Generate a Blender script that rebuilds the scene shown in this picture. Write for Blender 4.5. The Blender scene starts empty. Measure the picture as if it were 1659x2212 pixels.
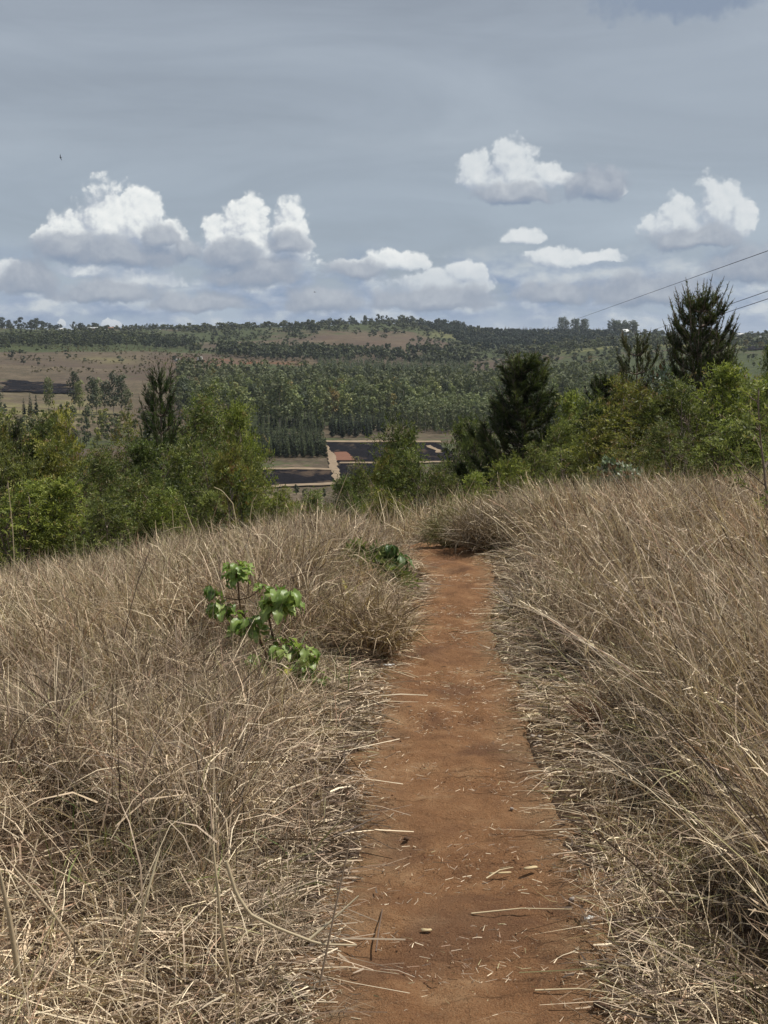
import bpy, math, random
import numpy as np
from mathutils import Vector

# ------------------------------------------------------------------ camera
sc = bpy.context.scene
COL = sc.collection
PW, PH, FPX, HORIZON = 1659.0, 2212.0, 2600.0, 720.0
CAM = np.array([0.0, 0.0, 1.6])
PITCH = math.atan((PH / 2 - HORIZON) / FPX)
cam_d = bpy.data.cameras.new('camera')
cam_d.sensor_fit = 'VERTICAL'
cam_d.sensor_height = 24.0
cam_d.lens = 24.0 * FPX / PH
cam_d.clip_start = 0.05
cam_d.clip_end = 40000
cam = bpy.data.objects.new('camera', cam_d)
COL.objects.link(cam)
cam.location = CAM
cam.rotation_euler = (math.pi / 2 - PITCH, 0, 0)
sc.camera = cam


def ray(X, Y):
    """unit direction of a picture point (1659 x 2212 frame)"""
    a = (X - PW / 2) / FPX
    b = (PH / 2 - Y) / FPX
    c, s = math.cos(PITCH), math.sin(PITCH)
    d = np.array([a, c + b * s, -s + b * c])
    return d / np.linalg.norm(d)


# ------------------------------------------------------------------ sky, sun, exposure
SUN_EL, SUN_AZ = math.radians(60), math.radians(74)      # azimuth from +Y towards +X
sc.view_settings.view_transform = 'Standard'
sc.view_settings.look = 'None'
sc.view_settings.gamma = 1
sc.view_settings.exposure = 0
sc.view_settings.use_curve_mapping = False

sun_d = bpy.data.lights.new('sun', 'SUN')
sun_d.energy = 5.0
sun_d.angle = math.radians(0.55)
sun_d.color = (1.0, 0.955, 0.88)
sun = bpy.data.objects.new('sun', sun_d)
COL.objects.link(sun)
SUN_DIR = Vector((math.sin(SUN_AZ) * math.cos(SUN_EL), math.cos(SUN_AZ) * math.cos(SUN_EL), math.sin(SUN_EL)))
sun.rotation_euler = (-SUN_DIR).to_track_quat('-Z', 'Y').to_euler()

world = bpy.data.worlds.new('World')
sc.world = world
world.use_nodes = True
SKY_STRENGTH = 0.1


class NT:
    """small helper to write node trees"""
    def __init__(s, tree):
        s.t = tree

    def n(s, kind, **kw):
        node = s.t.nodes.new(kind)
        for k, v in kw.items():
            setattr(node, k, v)
        return node

    def put(s, sock, v):
        if v is None:
            return
        if isinstance(v, bpy.types.NodeSocket):
            s.t.links.new(v, sock)
        else:
            sock.default_value = v

    def m(s, op, a, b=None, c=None, clamp=False):
        node = s.n('ShaderNodeMath', operation=op, use_clamp=clamp)
        for i, v in enumerate((a, b, c)):
            s.put(node.inputs[i], v)
        return node.outputs[0]

    def v(s, op, a, b=None, c=None, out=0):
        node = s.n('ShaderNodeVectorMath', operation=op)
        for i, x in enumerate((a, b, c)):
            s.put(node.inputs[i], x)
        return node.outputs[out]

    def noise(s, vec, scale, detail=4, rough=0.5, dims='3D', w=None, dist=0):
        node = s.n('ShaderNodeTexNoise', noise_dimensions=dims)
        s.put(node.inputs['Vector'], vec)
        node.inputs['Scale'].default_value = scale
        node.inputs['Detail'].default_value = detail
        node.inputs['Roughness'].default_value = rough
        node.inputs['Distortion'].default_value = dist
        return node.outputs[0]

    def rng(s, x, a, b, c, d, smooth=False):
        node = s.n('ShaderNodeMapRange', interpolation_type='SMOOTHSTEP' if smooth else 'LINEAR')
        s.put(node.inputs[0], x)
        for i, v in enumerate((a, b, c, d)):
            s.put(node.inputs[1 + i], v)
        return node.outputs[0]

    def mix(s, f, a, b, blend='MIX'):
        node = s.n('ShaderNodeMix', data_type='RGBA', blend_type=blend)
        s.put(node.inputs[0], f)
        s.put(node.inputs[6], a if not isinstance(a, tuple) else (*a[:3], 1))
        s.put(node.inputs[7], b if not isinstance(b, tuple) else (*b[:3], 1))
        return node.outputs[2]

    def ramp(s, x, stops, interp='LINEAR'):
        node = s.n('ShaderNodeValToRGB')
        node.color_ramp.interpolation = interp
        e = node.color_ramp.elements
        while len(e) < len(stops):
            e.new(0.5)
        for el, (p, c) in zip(e, stops):
            el.position = p
            el.color = (*c, 1)
        s.put(node.inputs[0], x)
        return node.outputs[0]


def sky_st(X, Y):
    d = ray(X, Y)
    return math.atan2(d[0], d[1]), math.asin(d[2])


# cumulus heaps: centre of each lobe on the base line, half width, height, softness below
LOBES = [
    (238, 500, 96, 114, 2.2), (300, 505, 70, 100, 2.4), (150, 520, 72, 74, 2.2), (345, 535, 74, 66, 2.4), (245, 530, 150, 60, 3.0),
    (535, 520, 68, 102, 2.2), (622, 525, 56, 92, 1.8), (478, 540, 62, 72, 1.8), (575, 570, 112, 60, 2.0),
    (1030, 390, 52, 70, 2.2), (1112, 385, 62, 84, 2.2), (1110, 400, 122, 52, 2.4), (1190, 392, 52, 44, 2.2), (1312, 412, 56, 24, 2.0),
    (1548, 470, 62, 84, 2.0), (1462, 490, 70, 68, 2.4), (1598, 490, 36, 66, 2.0), (1505, 505, 122, 50, 3.4),
    (1126, 517, 54, 34, 2.6), (1206, 563, 78, 36, 2.6), (860, 572, 78, 40, 2.6), (775, 582, 60, 30, 2.6), (1003, 602, 62, 40, 2.4), (935, 628, 150, 50, 2.2),
    (15, 600, 60, 42, 2.4), (180, 592, 80, 28, 2.6), (300, 612, 110, 36, 2.6), (1290, 565, 60, 24, 2.6), (242, 702, 20, 16, 2.4), (130, 700, 12, 12, 2.0),
]

# shaded heaps and cloud bases that hang in front of and under the white ones
GREY_LOBES = [
    (255, 555, 185, 52, 2.0), (345, 520, 60, 40, 2.0), (150, 540, 90, 52, 2.0), (400, 550, 50, 36, 2.0),
    (560, 600, 122, 66, 2.4), (622, 530, 62, 40, 2.0), (500, 560, 80, 50, 2.0),
    (1110, 428, 118, 40, 2.4), (1290, 405, 90, 52, 1.6), (1500, 522, 128, 46, 2.6), 
    (230, 640, 150, 42, 2.4), (60, 615, 80, 60, 2.0), (430, 660, 130, 36, 2.4), (690, 660, 130, 46, 2.4), (930, 655, 170, 50, 2.4),
    (1400, 640, 190, 62, 2.4), (1610, 590, 110, 70, 2.4), (1200, 640, 110, 44, 2.4), (1470, -12, 190, 60, 1.1), (770, 590, 70, 40, 2.2),
]


def density_group(name, lobes):
    g = bpy.data.node_groups.new(name, 'ShaderNodeTree')
    g.interface.new_socket('P', in_out='INPUT', socket_type='NodeSocketVector')
    g.interface.new_socket('Density', in_out='OUTPUT', socket_type='NodeSocketFloat')
    t = NT(g)
    gi = g.nodes.new('NodeGroupInput')
    go = g.nodes.new('NodeGroupOutput')
    p0 = gi.outputs[0]
    # cauliflower relief
    nz = t.n('ShaderNodeTexNoise', noise_dimensions='2D')
    t.put(nz.inputs['Vector'], p0)
    nz.inputs['Scale'].default_value = 26
    nz.inputs['Detail'].default_value = 5
    nz.inputs['Roughness'].default_value = 0.6
    warp = t.v('MULTIPLY_ADD', nz.outputs['Color'], (0.020, 0.016, 0), (-0.010, -0.008, 0))
    p = t.v('ADD', p0, warp)
    vo = t.n('ShaderNodeTexVoronoi', voronoi_dimensions='2D', feature='SMOOTH_F1')
    t.put(vo.inputs['Vector'], p)
    vo.inputs['Scale'].default_value = 46
    vo.inputs['Detail'].default_value = 2.5
    vo.inputs['Roughness'].default_value = 0.6
    vo.inputs['Lacunarity'].default_value = 2.2
    vo.inputs['Smoothness'].default_value = 0.5
    d = None
    for (X, Y, rx, ry, k) in lobes:
        s0, t0 = sky_st(X, Y)
        ix, iy = FPX / rx, FPX / ry
        a = t.v('MULTIPLY_ADD', p, (ix, iy, 0), (-s0 * ix, -t0 * iy, 0))
        b = t.v('MULTIPLY', a, (1, -k, 1))
        L = t.v('LENGTH', t.v('MAXIMUM', a, b), out=1)
        d = L if d is None else t.m('SMOOTH_MIN', d, L, 0.16)
    f = t.m('SUBTRACT', 1.0, d)
    f = t.m('MULTIPLY_ADD', t.m('SUBTRACT', 0.42, vo.outputs['Distance']), 0.30, f)
    f = t.m('MULTIPLY_ADD', t.m('SUBTRACT', nz.outputs[0], 0.5), 0.34, f)
    f = t.m('ADD', f, 0.13)
    t.put(go.inputs[0], f)
    return g


def build_world():
    wt = world.node_tree
    wt.nodes.clear()
    t = NT(wt)
    out = t.n('ShaderNodeOutputWorld')
    tc = t.n('ShaderNodeTexCoord')
    d = t.v('NORMALIZE', tc.outputs['Generated'])
    sep = t.n('ShaderNodeSeparateXYZ')
    t.put(sep.inputs[0], d)
    s = t.m('ARCTAN2', sep.outputs[0], sep.outputs[1])
    el = t.m('ARCSINE', sep.outputs[2])
    cmb = t.n('ShaderNodeCombineXYZ')
    t.put(cmb.inputs[0], s)
    t.put(cmb.inputs[1], el)
    P = cmb.outputs[0]
    K = 1 / SKY_STRENGTH

    def k(c):
        return tuple(x * K for x in c)
    nish = t.n('ShaderNodeTexSky', sky_type='NISHITA', sun_disc=False, sun_elevation=SUN_EL, sun_rotation=SUN_AZ)
    # high grey layer that covers nearly all of the blue
    x01 = t.rng(el, 0.0, 0.6, 0, 1)
    veil = t.ramp(x01, [(0.0, (.40, .50, .63)), (0.07, (.36, .43, .52)), (0.25, (.350, .398, .458)), (0.5, (.355, .396, .450)), (0.75, (.375, .412, .466)), (1.0, (.375, .412, .462))])
    st = t.n('ShaderNodeMapping')
    t.put(st.inputs[0], d)
    st.inputs['Rotation'].default_value = (0.05, 0.06, 0.3)
    st.inputs['Scale'].default_value = (2.2, 2.2, 11)
    streak = t.noise(st.outputs[0], 1.5, 6, 0.55, dist=0.6)
    veil = t.mix(1.0, veil, t.ramp(streak, [(0.25, (.80, .80, .81)), (0.5, (1, 1, 1)), (0.72, (1.17, 1.16, 1.14))]), 'MULTIPLY')
    veil10 = t.v('SCALE', veil)
    t.t.nodes[-1].inputs[3].default_value = K
    high = t.mix(0.12, veil10, nish.outputs[0])
    # band of small far heaps low over the horizon, all round
    mp = t.v('MULTIPLY', P, (1.0, 2.0, 0))
    bn = t.noise(mp, 17, 5, 0.55, '2D')
    bn2 = t.noise(t.v('ADD', mp, (0.003, 0.016, 0)), 17, 5, 0.55, '2D')
    bandw = t.m('MULTIPLY', t.rng(el, -0.01, 0.02, 0.6, 1, True), t.rng(el, 0.035, 0.08, 1, 0, True))
    ba = t.m('MULTIPLY', t.rng(bn, 0.33, 0.54, 0, 0.9, True), bandw)
    bs = t.m('MULTIPLY_ADD', t.m('SUBTRACT', bn, bn2), 3.2, 0.36, clamp=True)
    bcol = t.ramp(bs, [(0.0, k((.26, .34, .48))), (0.35, k((.35, .42, .54))), (0.7, k((.49, .55, .62))), (1.0, k((.62, .66, .69)))])
    low = t.mix(ba, high, bcol)
    # the cumulus heaps
    gw = density_group('cumulus_density', LOBES)
    gg = density_group('shaded_cumulus_density', GREY_LOBES)

    def dens(vec, gr):
        node = t.n('ShaderNodeGroup')
        node.node_tree = gr
        t.put(node.inputs[0], vec)
        return node.outputs[0]
    f0 = dens(P, gw)
    f1 = dens(t.v('ADD', P, (0.0020, 0.0040, 0)), gw)
    f2 = dens(t.v('ADD', P, (0.004, 0.022, 0)), gw)
    big = t.m('MULTIPLY', t.m('SUBTRACT', f0, f2), 0.62)
    big = t.m('MINIMUM', t.m('MAXIMUM', big, -0.42), 0.36)
    sh = t.m('MULTIPLY_ADD', t.m('SUBTRACT', f0, f1), 0.75, 0.36)
    sh = t.m('ADD', big, sh, clamp=True)
    ccol = t.ramp(sh, [(0.0, k((.30, .37, .49))), (0.3, k((.40, .455, .545))), (0.52, k((.56, .60, .65))), (0.75, k((.80, .83, .83))), (1.0, k((.93, .94, .92)))])
    # the right hand heaps sit behind more air and are greyer
    fade = t.m('MAXIMUM', t.rng(s, -0.02, 0.06, 0.0, 0.34, True), t.rng(el, 0.040, 0.075, 0.55, 0.0, True))
    ccol = t.mix(fade, ccol, k((.48, .54, .61)))
    a = t.rng(f0, 0.0, t.rng(sh, 0.25, 0.70, 0.60, 0.22), 0, 1, True)
    a = t.m('MULTIPLY', a, t.rng(s, -0.02, 0.06, 1.0, 0.9, True))
    col2 = t.mix(a, low, ccol)
    h0 = dens(P, gg)
    h1 = dens(t.v('ADD', P, (0.0016, 0.0075, 0)), gg)
    hs = t.m('MULTIPLY_ADD', t.m('SUBTRACT', h0, h1), 0.62, 0.29, clamp=True)
    hs = t.m('SUBTRACT', hs, t.rng(el, 0.12, 0.16, 0, 0.30), clamp=True)
    hcol = t.ramp(hs, [(0.0, k((.25, .31, .41))), (0.35, k((.335, .38, .455))), (0.65, k((.45, .49, .545))), (1.0, k((.64, .67, .69)))])
    ha = t.m('MULTIPLY', t.rng(h0, 0.0, 0.45, 0, 1, True), 0.95)
    col2 = t.mix(ha, col2, hcol)
    b1 = t.n('ShaderNodeBackground')
    t.put(b1.inputs[0], low)
    b1.inputs[1].default_value = SKY_STRENGTH
    b2 = t.n('ShaderNodeBackground')
    t.put(b2.inputs[0], col2)
    b2.inputs[1].default_value = SKY_STRENGTH
    # cumulus nodes run only where heaps can stand (the heaps have faded out by its edges)
    inbox = t.m('MULTIPLY', t.m('MULTIPLY', t.m('LESS_THAN', el, 0.32), t.m('GREATER_THAN', el, -0.06)),
                t.m('LESS_THAN', t.m('ABSOLUTE', s), 0.42))
    ms = t.n('ShaderNodeMixShader')
    t.put(ms.inputs[0], inbox)
    t.put(ms.inputs[1], b1.outputs[0])
    t.put(ms.inputs[2], b2.outputs[0])
    t.put(out.inputs[0], ms.outputs[0])
    world.cycles.sampling_method = 'MANUAL'
    world.cycles.sample_map_resolution = 256


build_world()

# ------------------------------------------------------------------ helpers
rng = np.random.default_rng(7)
R = math.radians


def U(a, b, n=None):
    return rng.uniform(a, b, n)


def smooth(a, b, x):
    t = np.clip((np.asarray(x, float) - a) / (b - a), 0, 1)
    return t * t * (3 - 2 * t)


def _hash(ix, iy, seed):
    h = (ix.astype(np.int64) * 374761393 + iy.astype(np.int64) * 668265263 + seed * 982451653) & 0x7fffffff
    h = ((h ^ (h >> 13)) * 1274126177) & 0x7fffffff
    return ((h ^ (h >> 16)) & 0xffff) / 65535.0


def vnoise(x, y, seed=0):
    x, y = np.asarray(x, float), np.asarray(y, float)
    ix, iy = np.floor(x), np.floor(y)
    fx, fy = x - ix, y - iy
    fx, fy = fx * fx * (3 - 2 * fx), fy * fy * (3 - 2 * fy)
    ix, iy = ix.astype(np.int64), iy.astype(np.int64)
    a, b = _hash(ix, iy, seed), _hash(ix + 1, iy, seed)
    c, d = _hash(ix, iy + 1, seed), _hash(ix + 1, iy + 1, seed)
    return (a + (b - a) * fx) * (1 - fy) + (c + (d - c) * fx) * fy


def fbm(x, y, octs=4, seed=0):
    s, a, tot = 0, 1.0, 0
    for o in range(octs):
        s = s + a * vnoise(np.asarray(x) * 2 ** o, np.asarray(y) * 2 ** o, seed + o)
        tot += a
        a *= 0.5
    return s / tot - 0.5


def mesh_np(name, verts, faces, mat=None, cols=None, smooth_shade=False):
    """mesh from numpy: verts (n,3), faces (m,3 or 4), cols (n,3) per-vertex own colour"""
    verts = np.ascontiguousarray(verts, np.float32).reshape(-1, 3)
    faces = np.ascontiguousarray(faces, np.int32)
    k = faces.shape[1]
    me = bpy.data.meshes.new(name)
    me.vertices.add(len(verts))
    me.vertices.foreach_set('co', verts.ravel())
    me.loops.add(faces.size)
    me.loops.foreach_set('vertex_index', faces.ravel())
    me.polygons.add(len(faces))
    me.polygons.foreach_set('loop_start', np.arange(0, faces.size, k, dtype=np.int32))
    me.polygons.foreach_set('loop_total', np.full(len(faces), k, np.int32))
    if smooth_shade:
        me.polygons.foreach_set('use_smooth', np.ones(len(faces), bool))
    if cols is not None:
        a = me.color_attributes.new('tint', 'FLOAT_COLOR', 'POINT')
        c = np.ones((len(verts), 4), np.float32)
        c[:, :3] = cols
        a.data.foreach_set('color', c.ravel())
    me.update(calc_edges=True)
    if mat is not None:
        me.materials.append(mat)
    return me


def link(name, me, parent=None, loc=None, **props):
    o = bpy.data.objects.new(name, me)
    COL.objects.link(o)
    if parent is not None:
        o.parent = parent
    if loc is not None:
        o.location = loc
    for k, v in props.items():
        o[k] = v
    return o


def thing(name, label, cat, loc=(0, 0, 0), rotz=0, group=None, scale=None):
    o = bpy.data.objects.new(name, None)
    o.empty_display_size = 0.2
    COL.objects.link(o)
    o.location = loc
    o.rotation_euler = (0, 0, rotz)
    if scale is not None:
        o.scale = scale
    o['label'] = label
    o['category'] = cat
    if group:
        o['group'] = group
    return o


def tag(o, label, cat, group=None):
    o['label'] = label
    o['category'] = cat
    if group:
        o['group'] = group
    return o


class Geo:
    """collects triangles / quads as triangles with a colour"""
    def __init__(s):
        s.v, s.f, s.c, s.n = [], [], [], 0

    def add(s, v, f, c):
        v = np.asarray(v, float).reshape(-1, 3)
        f = np.asarray(f, int)
        if f.shape[1] == 4:
            f = np.concatenate([f[:, [0, 1, 2]], f[:, [0, 2, 3]]])
        c = np.asarray(c, float)
        if c.ndim == 1:
            c = np.tile(c, (len(v), 1))
        s.v.append(v); s.f.append(f + s.n); s.c.append(c)
        s.n += len(v)

    def tube(s, pts, rad, c, sides=6):
        pts = np.asarray(pts, float)
        n = len(pts)
        rad = np.broadcast_to(np.asarray(rad, float), (n,))
        tan = np.gradient(pts, axis=0)
        tan /= np.linalg.norm(tan, axis=1)[:, None] + 1e-9
        ref = np.array([0.31, 0.95, 0.05])
        a = np.cross(tan, ref); a /= np.linalg.norm(a, axis=1)[:, None] + 1e-9
        b = np.cross(tan, a)
        th = np.arange(sides) * 2 * math.pi / sides
        ring = pts[:, None] + rad[:, None, None] * (a[:, None] * np.cos(th)[None, :, None] + b[:, None] * np.sin(th)[None, :, None])
        q = []
        for i in range(n - 1):
            for j in range(sides):
                q.append((i * sides + j, i * sides + (j + 1) % sides, (i + 1) * sides + (j + 1) % sides, (i + 1) * sides + j))
        q.append  # rings joined
        s.add(ring.reshape(-1, 3), q, c)
        if sides >= 3:      # end caps as fans
            for i in (0, n - 1):
                base = i * sides
                v = np.vstack([ring[i], pts[i]])
                s.add(v, [(j, (j + 1) % sides, sides) for j in range(sides)], c)

    def mesh(s, name, mat, smooth_shade=False):
        return mesh_np(name, np.concatenate(s.v), np.concatenate(s.f), mat, np.concatenate(s.c), smooth_shade)


def rand_dirs(n):
    d = rng.normal(size=(n, 3))
    return d / np.linalg.norm(d, axis=1)[:, None]


def norm(v):
    return v / (np.linalg.norm(v, axis=-1, keepdims=True) + 1e-9)


# ------------------------------------------------------------------ materials
def leafy(name, colour=None, trans=0.35, rough=0.5, spec=0.3, var=0.25, scale=1.0):
    """foliage / straw: the mesh's own tint, varied a little per object, thin and partly translucent"""
    m = bpy.data.materials.new(name)
    m.use_nodes = True
    t = NT(m.node_tree)
    m.node_tree.nodes.clear()
    out = t.n('ShaderNodeOutputMaterial')
    at = t.n('ShaderNodeAttribute', attribute_name='tint')
    col = at.outputs['Color']
    if colour is not None:
        col = t.mix(1.0, col, colour, 'MULTIPLY')
    oi = t.n('ShaderNodeObjectInfo')
    hv = t.n('ShaderNodeHueSaturation')
    t.put(hv.inputs['Hue'], t.rng(oi.outputs['Random'], 0, 1, 0.5 - 0.04 * var, 0.5 + 0.04 * var))
    t.put(hv.inputs['Value'], t.rng(t.m('FRACT', t.m('MULTIPLY', oi.outputs['Random'], 7.3)), 0, 1, 1 - var, 1 + var))
    hv.inputs['Saturation'].default_value = 1
    t.put(hv.inputs['Color'], col)
    col = hv.outputs[0]
    p = t.n('ShaderNodeBsdfPrincipled')
    t.put(p.inputs['Base Color'], col)
    p.inputs['Roughness'].default_value = rough
    p.inputs['Specular IOR Level'].default_value = spec
    if trans > 0:
        tr = t.n('ShaderNodeBsdfTranslucent')
        t.put(tr.inputs[0], t.mix(1.0, col, (1.1, 1.15, 0.7), 'MULTIPLY'))
        mx = t.n('ShaderNodeMixShader')
        mx.inputs[0].default_value = trans
        t.put(mx.inputs[1], p.outputs[0])
        t.put(mx.inputs[2], tr.outputs[0])
        t.put(out.inputs[0], mx.outputs[0])
    else:
        t.put(out.inputs[0], p.outputs[0])
    return m


def plain(name, c1, c2, scale=6, rough=0.9, bump=0.0, spec=0.2, detail=5):
    m = bpy.data.materials.new(name)
    m.use_nodes = True
    t = NT(m.node_tree)
    p = m.node_tree.nodes['Principled BSDF']
    tc = t.n('ShaderNodeTexCoord')
    nz = t.noise(tc.outputs['Object'], scale, detail, 0.6)
    t.put(p.inputs['Base Color'], t.ramp(nz, [(0.3, c1), (0.7, c2)]))
    p.inputs['Roughness'].default_value = rough
    p.inputs['Specular IOR Level'].default_value = spec
    if bump:
        b = t.n('ShaderNodeBump')
        b.inputs['Strength'].default_value = 0.6
        b.inputs['Distance'].default_value = bump
        t.put(b.inputs['Height'], nz)
        t.put(p.inputs['Normal'], b.outputs[0])
    return m


M_STRAW = leafy('dry_straw', trans=0.10, rough=0.55, spec=0.25, var=0.0)
M_BARK = plain('bark', (.10, .075, .058), (.24, .19, .15), 14, bump=0.01)
M_PALEBARK = plain('pale_bark', (.22, .19, .15), (.42, .37, .30), 3)
M_WATTLE = leafy('wattle_leaves', trans=0.35, rough=0.55, var=0.22)
M_BROAD = leafy('broad_leaves', trans=0.38, rough=0.42, spec=0.45, var=0.0)
M_NEEDLE = leafy('pine_needles', trans=0.22, rough=0.5, var=0.15)
M_FAR = leafy('far_leaves', trans=0.25, rough=0.7, var=0.28)

# ------------------------------------------------------------------ terrain
TX = np.array([-600, 0, 200, 400, 600, 830, 1000, 1150, 1300, 1480, 1659, 2300], float)
Z_NEAR = {   # metres, by distance
    9:   [-.80, -.56, -.50, -.44, -.26, -.10, -.02, 0, .0, .02, .04, .1],
    10.6: [-1.05, -.80, -.74, -.64, -.44, -.22, -.20, -.26, -.2, -.14, -.1, 0],
    15:  [-2.1, -1.75, -1.75, -1.65, -1.5, -1.25, -1.1, -.95, -.8, -.70, -.62, -.4],
    25:  [-3.6, -3.4, -3.4, -3.4, -3.3, -3.3, -3.0, -2.5, -2.1, -1.9, -1.75, -1.3],
    40:  [-6.5, -6.4, -6.3, -6.5, -6.8, -7.0, -6.6, -5.6, -4.4, -3.6, -3.0, -2.5],
    100: [-16, -17, -17, -17, -17.5, -17.5, -17, -16, -15, -13.5, -12, -10],
    200: [-27, -29, -29.5, -30, -30.5, -30.5, -30, -29, -28, -27, -26, -24],
    350: [-38, -42, -43, -44, -44.3, -44.3, -44, -43, -41, -39.5, -38.5, -37],
    430: [-39, -42, -43.5, -44.6, -44.9, -44.9, -44.6, -44, -42, -41, -40, -39],
    520: [-38, -41, -43, -45, -45.4, -45.4, -45, -44.5, -43, -42, -41, -40],
    600: [-37, -40, -42, -45, -45.8, -45.8, -45.5, -45, -43.5, -42.5, -41.5, -40],
    740: [-34, -38, -39.5, -43, -45.3, -45.5, -45.5, -45, -43.5, -42, -41, -40],
    900: [-30, -35.5, -36.5, -40, -44, -44.5, -44.5, -44, -41, -38, -37, -36],
}
Y_FAR = {    # picture row of the ground, by distance
    1050: [800, 800, 800, 806, 818, 826, 828, 826, 805, 798, 798, 790],
    1200: [772, 772, 773, 778, 788, 798, 802, 797, 778, 771, 772, 770],
    1350: [756, 757, 758, 769, 777, 781, 787, 782, 762, 755, 757, 757],
    1500: [746, 749, 749, 758, 763, 765, 774, 771, 751, 745, 748, 748],
    1750: [733, 736, 737, 739, 737, 738, 755, 753, 739, 735, 738, 740],
    2000: [720, 722, 724, 724, 717, 716, 735, 732, 727, 727, 730, 732],
    2300: [712, 712, 716, 715, 703, 702, 715, 716, 719, 721, 722, 722],
}


def _table():
    D = sorted(list(Z_NEAR) + list(Y_FAR)) + [3000, 5000, 14000]
    rows = []
    for d in D:
        if d in Z_NEAR:
            rows.append(np.array(Z_NEAR[d], float))
        elif d in Y_FAR:
            rows.append(1.6 - d * np.tan(np.arctan((np.array(Y_FAR[d]) - PH / 2) / FPX) + PITCH))
        else:
            rows.append(np.full(len(TX), {3000: -30.0, 5000: -90.0, 14000: -220.0}[d]))
    rows = np.array(rows)
    gx = np.linspace(TX[0], TX[-1], 240)
    gl = np.linspace(math.log(9), math.log(14000), 420)
    Z = np.array([np.interp(gx, TX, r) for r in rows])
    Z = np.array([np.interp(gl, np.log(D), Z[:, j]) for j in range(Z.shape[1])]).T

    def blur(A, sg, ax):
        k = np.exp(-0.5 * (np.arange(-3 * sg, 3 * sg + 1) / sg) ** 2); k /= k.sum()
        pad = [(0, 0), (0, 0)]; pad[ax] = (3 * sg, 3 * sg)
        return np.apply_along_axis(lambda r: np.convolve(r, k, 'valid'), ax, np.pad(A, pad, mode='edge'))
    Z = blur(blur(Z, 6, 1), 3, 0)
    return gx, gl, Z


_GX, _GL, _TZ = _table()


def px_of(x, y):
    """picture column of a ground direction, clamped to the table"""
    x, y = np.asarray(x, float), np.asarray(y, float)
    az = np.arctan2(x, y)
    az = np.clip(az, -0.5, 0.52)
    # small correction for the pitch is ignored: rows near the horizon
    return PW / 2 + np.tan(az) * FPX * 1.0


def z_far(x, y):
    r = np.hypot(x, y)
    a = np.clip((px_of(x, y) - _GX[0]) / (_GX[1] - _GX[0]), 0, len(_GX) - 1.001)
    b = np.clip((np.log(np.maximum(r, 1e-3)) - _GL[0]) / (_GL[1] - _GL[0]), 0, len(_GL) - 1.001)
    i, j = a.astype(int), b.astype(int)
    fa, fb = a - i, b - j
    z = (_TZ[j, i] * (1 - fa) + _TZ[j, i + 1] * fa) * (1 - fb) + (_TZ[j + 1, i] * (1 - fa) + _TZ[j + 1, i + 1] * fa) * fb
    amp = smooth(30, 400, r) * 2.2 + smooth(900, 1600, r) * 6
    return z + fbm(x / 130, y / 130, 4, 3) * amp + fbm(x / 420 + 7, y / 420, 3, 17) * smooth(1100, 1700, r) * 26


PATH_ROWS = [(2600, 620, 1420), (2212, 680, 1320), (2000, 738, 1250), (1800, 780, 1212), (1600, 808, 1145), (1450, 842, 1092), (1350, 890, 1060),
             (1280, 925, 1068), (1220, 912, 1056), (1195, 888, 1034)]


def _ground_hit(X, Y, z=0.0):
    d = ray(X, Y)
    return CAM + d * ((z - CAM[2]) / d[2])


_pl = np.array([_ground_hit(l, Y) for Y, l, r in PATH_ROWS])
_pr = np.array([_ground_hit(r, Y) for Y, l, r in PATH_ROWS])
_pc = (_pl + _pr) / 2
_pw = (_pr[:, 0] - _pl[:, 0]) / 2
# beyond the crest the path bends left and drops out of sight
PATH_Y = np.concatenate([[-3.0, -1.0, 0.6], _pc[:, 1], [9.6, 10.3, 11.2, 12.5, 14]])
PATH_X = np.concatenate([[0.30, 0.27, 0.25], _pc[:, 0], [0.40, 0.18, -0.1, -0.6, -1.1]])
PATH_W = np.concatenate([[0.30, 0.30, 0.30], _pw, [0.30, 0.27, 0.27, 0.28, 0.28]])


def path_x(y):
    return np.interp(y, PATH_Y, PATH_X)


def path_w(y):
    return np.interp(y, PATH_Y, PATH_W)


def path_dist(x, y):
    """distance outside the edge of the trodden strip (negative inside)"""
    return np.abs(np.asarray(x) - path_x(y)) - path_w(y)


def z_near(x, y):
    x, y = np.asarray(x, float), np.asarray(y, float)
    L = smooth(-0.3, -2.6, x)
    z = -0.42 * L * smooth(3.0, 8.5, y)
    z = z + 0.10 * smooth(0.9, 2.2, x)
    return z


def z_ground(x, y, rough=True, sunk=0.0):
    x, y = np.asarray(x, float), np.asarray(y, float)
    r = np.hypot(x, y)
    w = smooth(7.2, 10.5, r)
    z = z_near(x, y) * (1 - w) + z_far(x, np.where(y < 0.1, np.abs(y) + 0.1, y)) * w
    near = 1 - smooth(9, 16, r)
    pd = path_dist(x, y)
    z = z - near * 0.03 * (1 - smooth(-0.12, 0.14, pd)) - near * sunk * 0.09 * (1 - smooth(-0.10, 0.02, pd))
    if rough:
        z = z + near * fbm(x * 2.2, y * 2.2, 3, 11) * 0.07 * smooth(0.0, 0.3, pd)
    return z


def at_px(X, D):
    """ground point below picture column X at forward distance D"""
    x = (X - PW / 2) / FPX * D
    # the column's x depends slightly on depth along the tilted axis: use horizon row depth
    x = x * (math.cos(PITCH) + math.sin(PITCH) * 0.12)
    return x, D, float(z_ground(x, D))


def top_z(Y, D):
    return CAM[2] - D * math.tan(math.atan((Y - PH / 2) / FPX) + PITCH)


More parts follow.
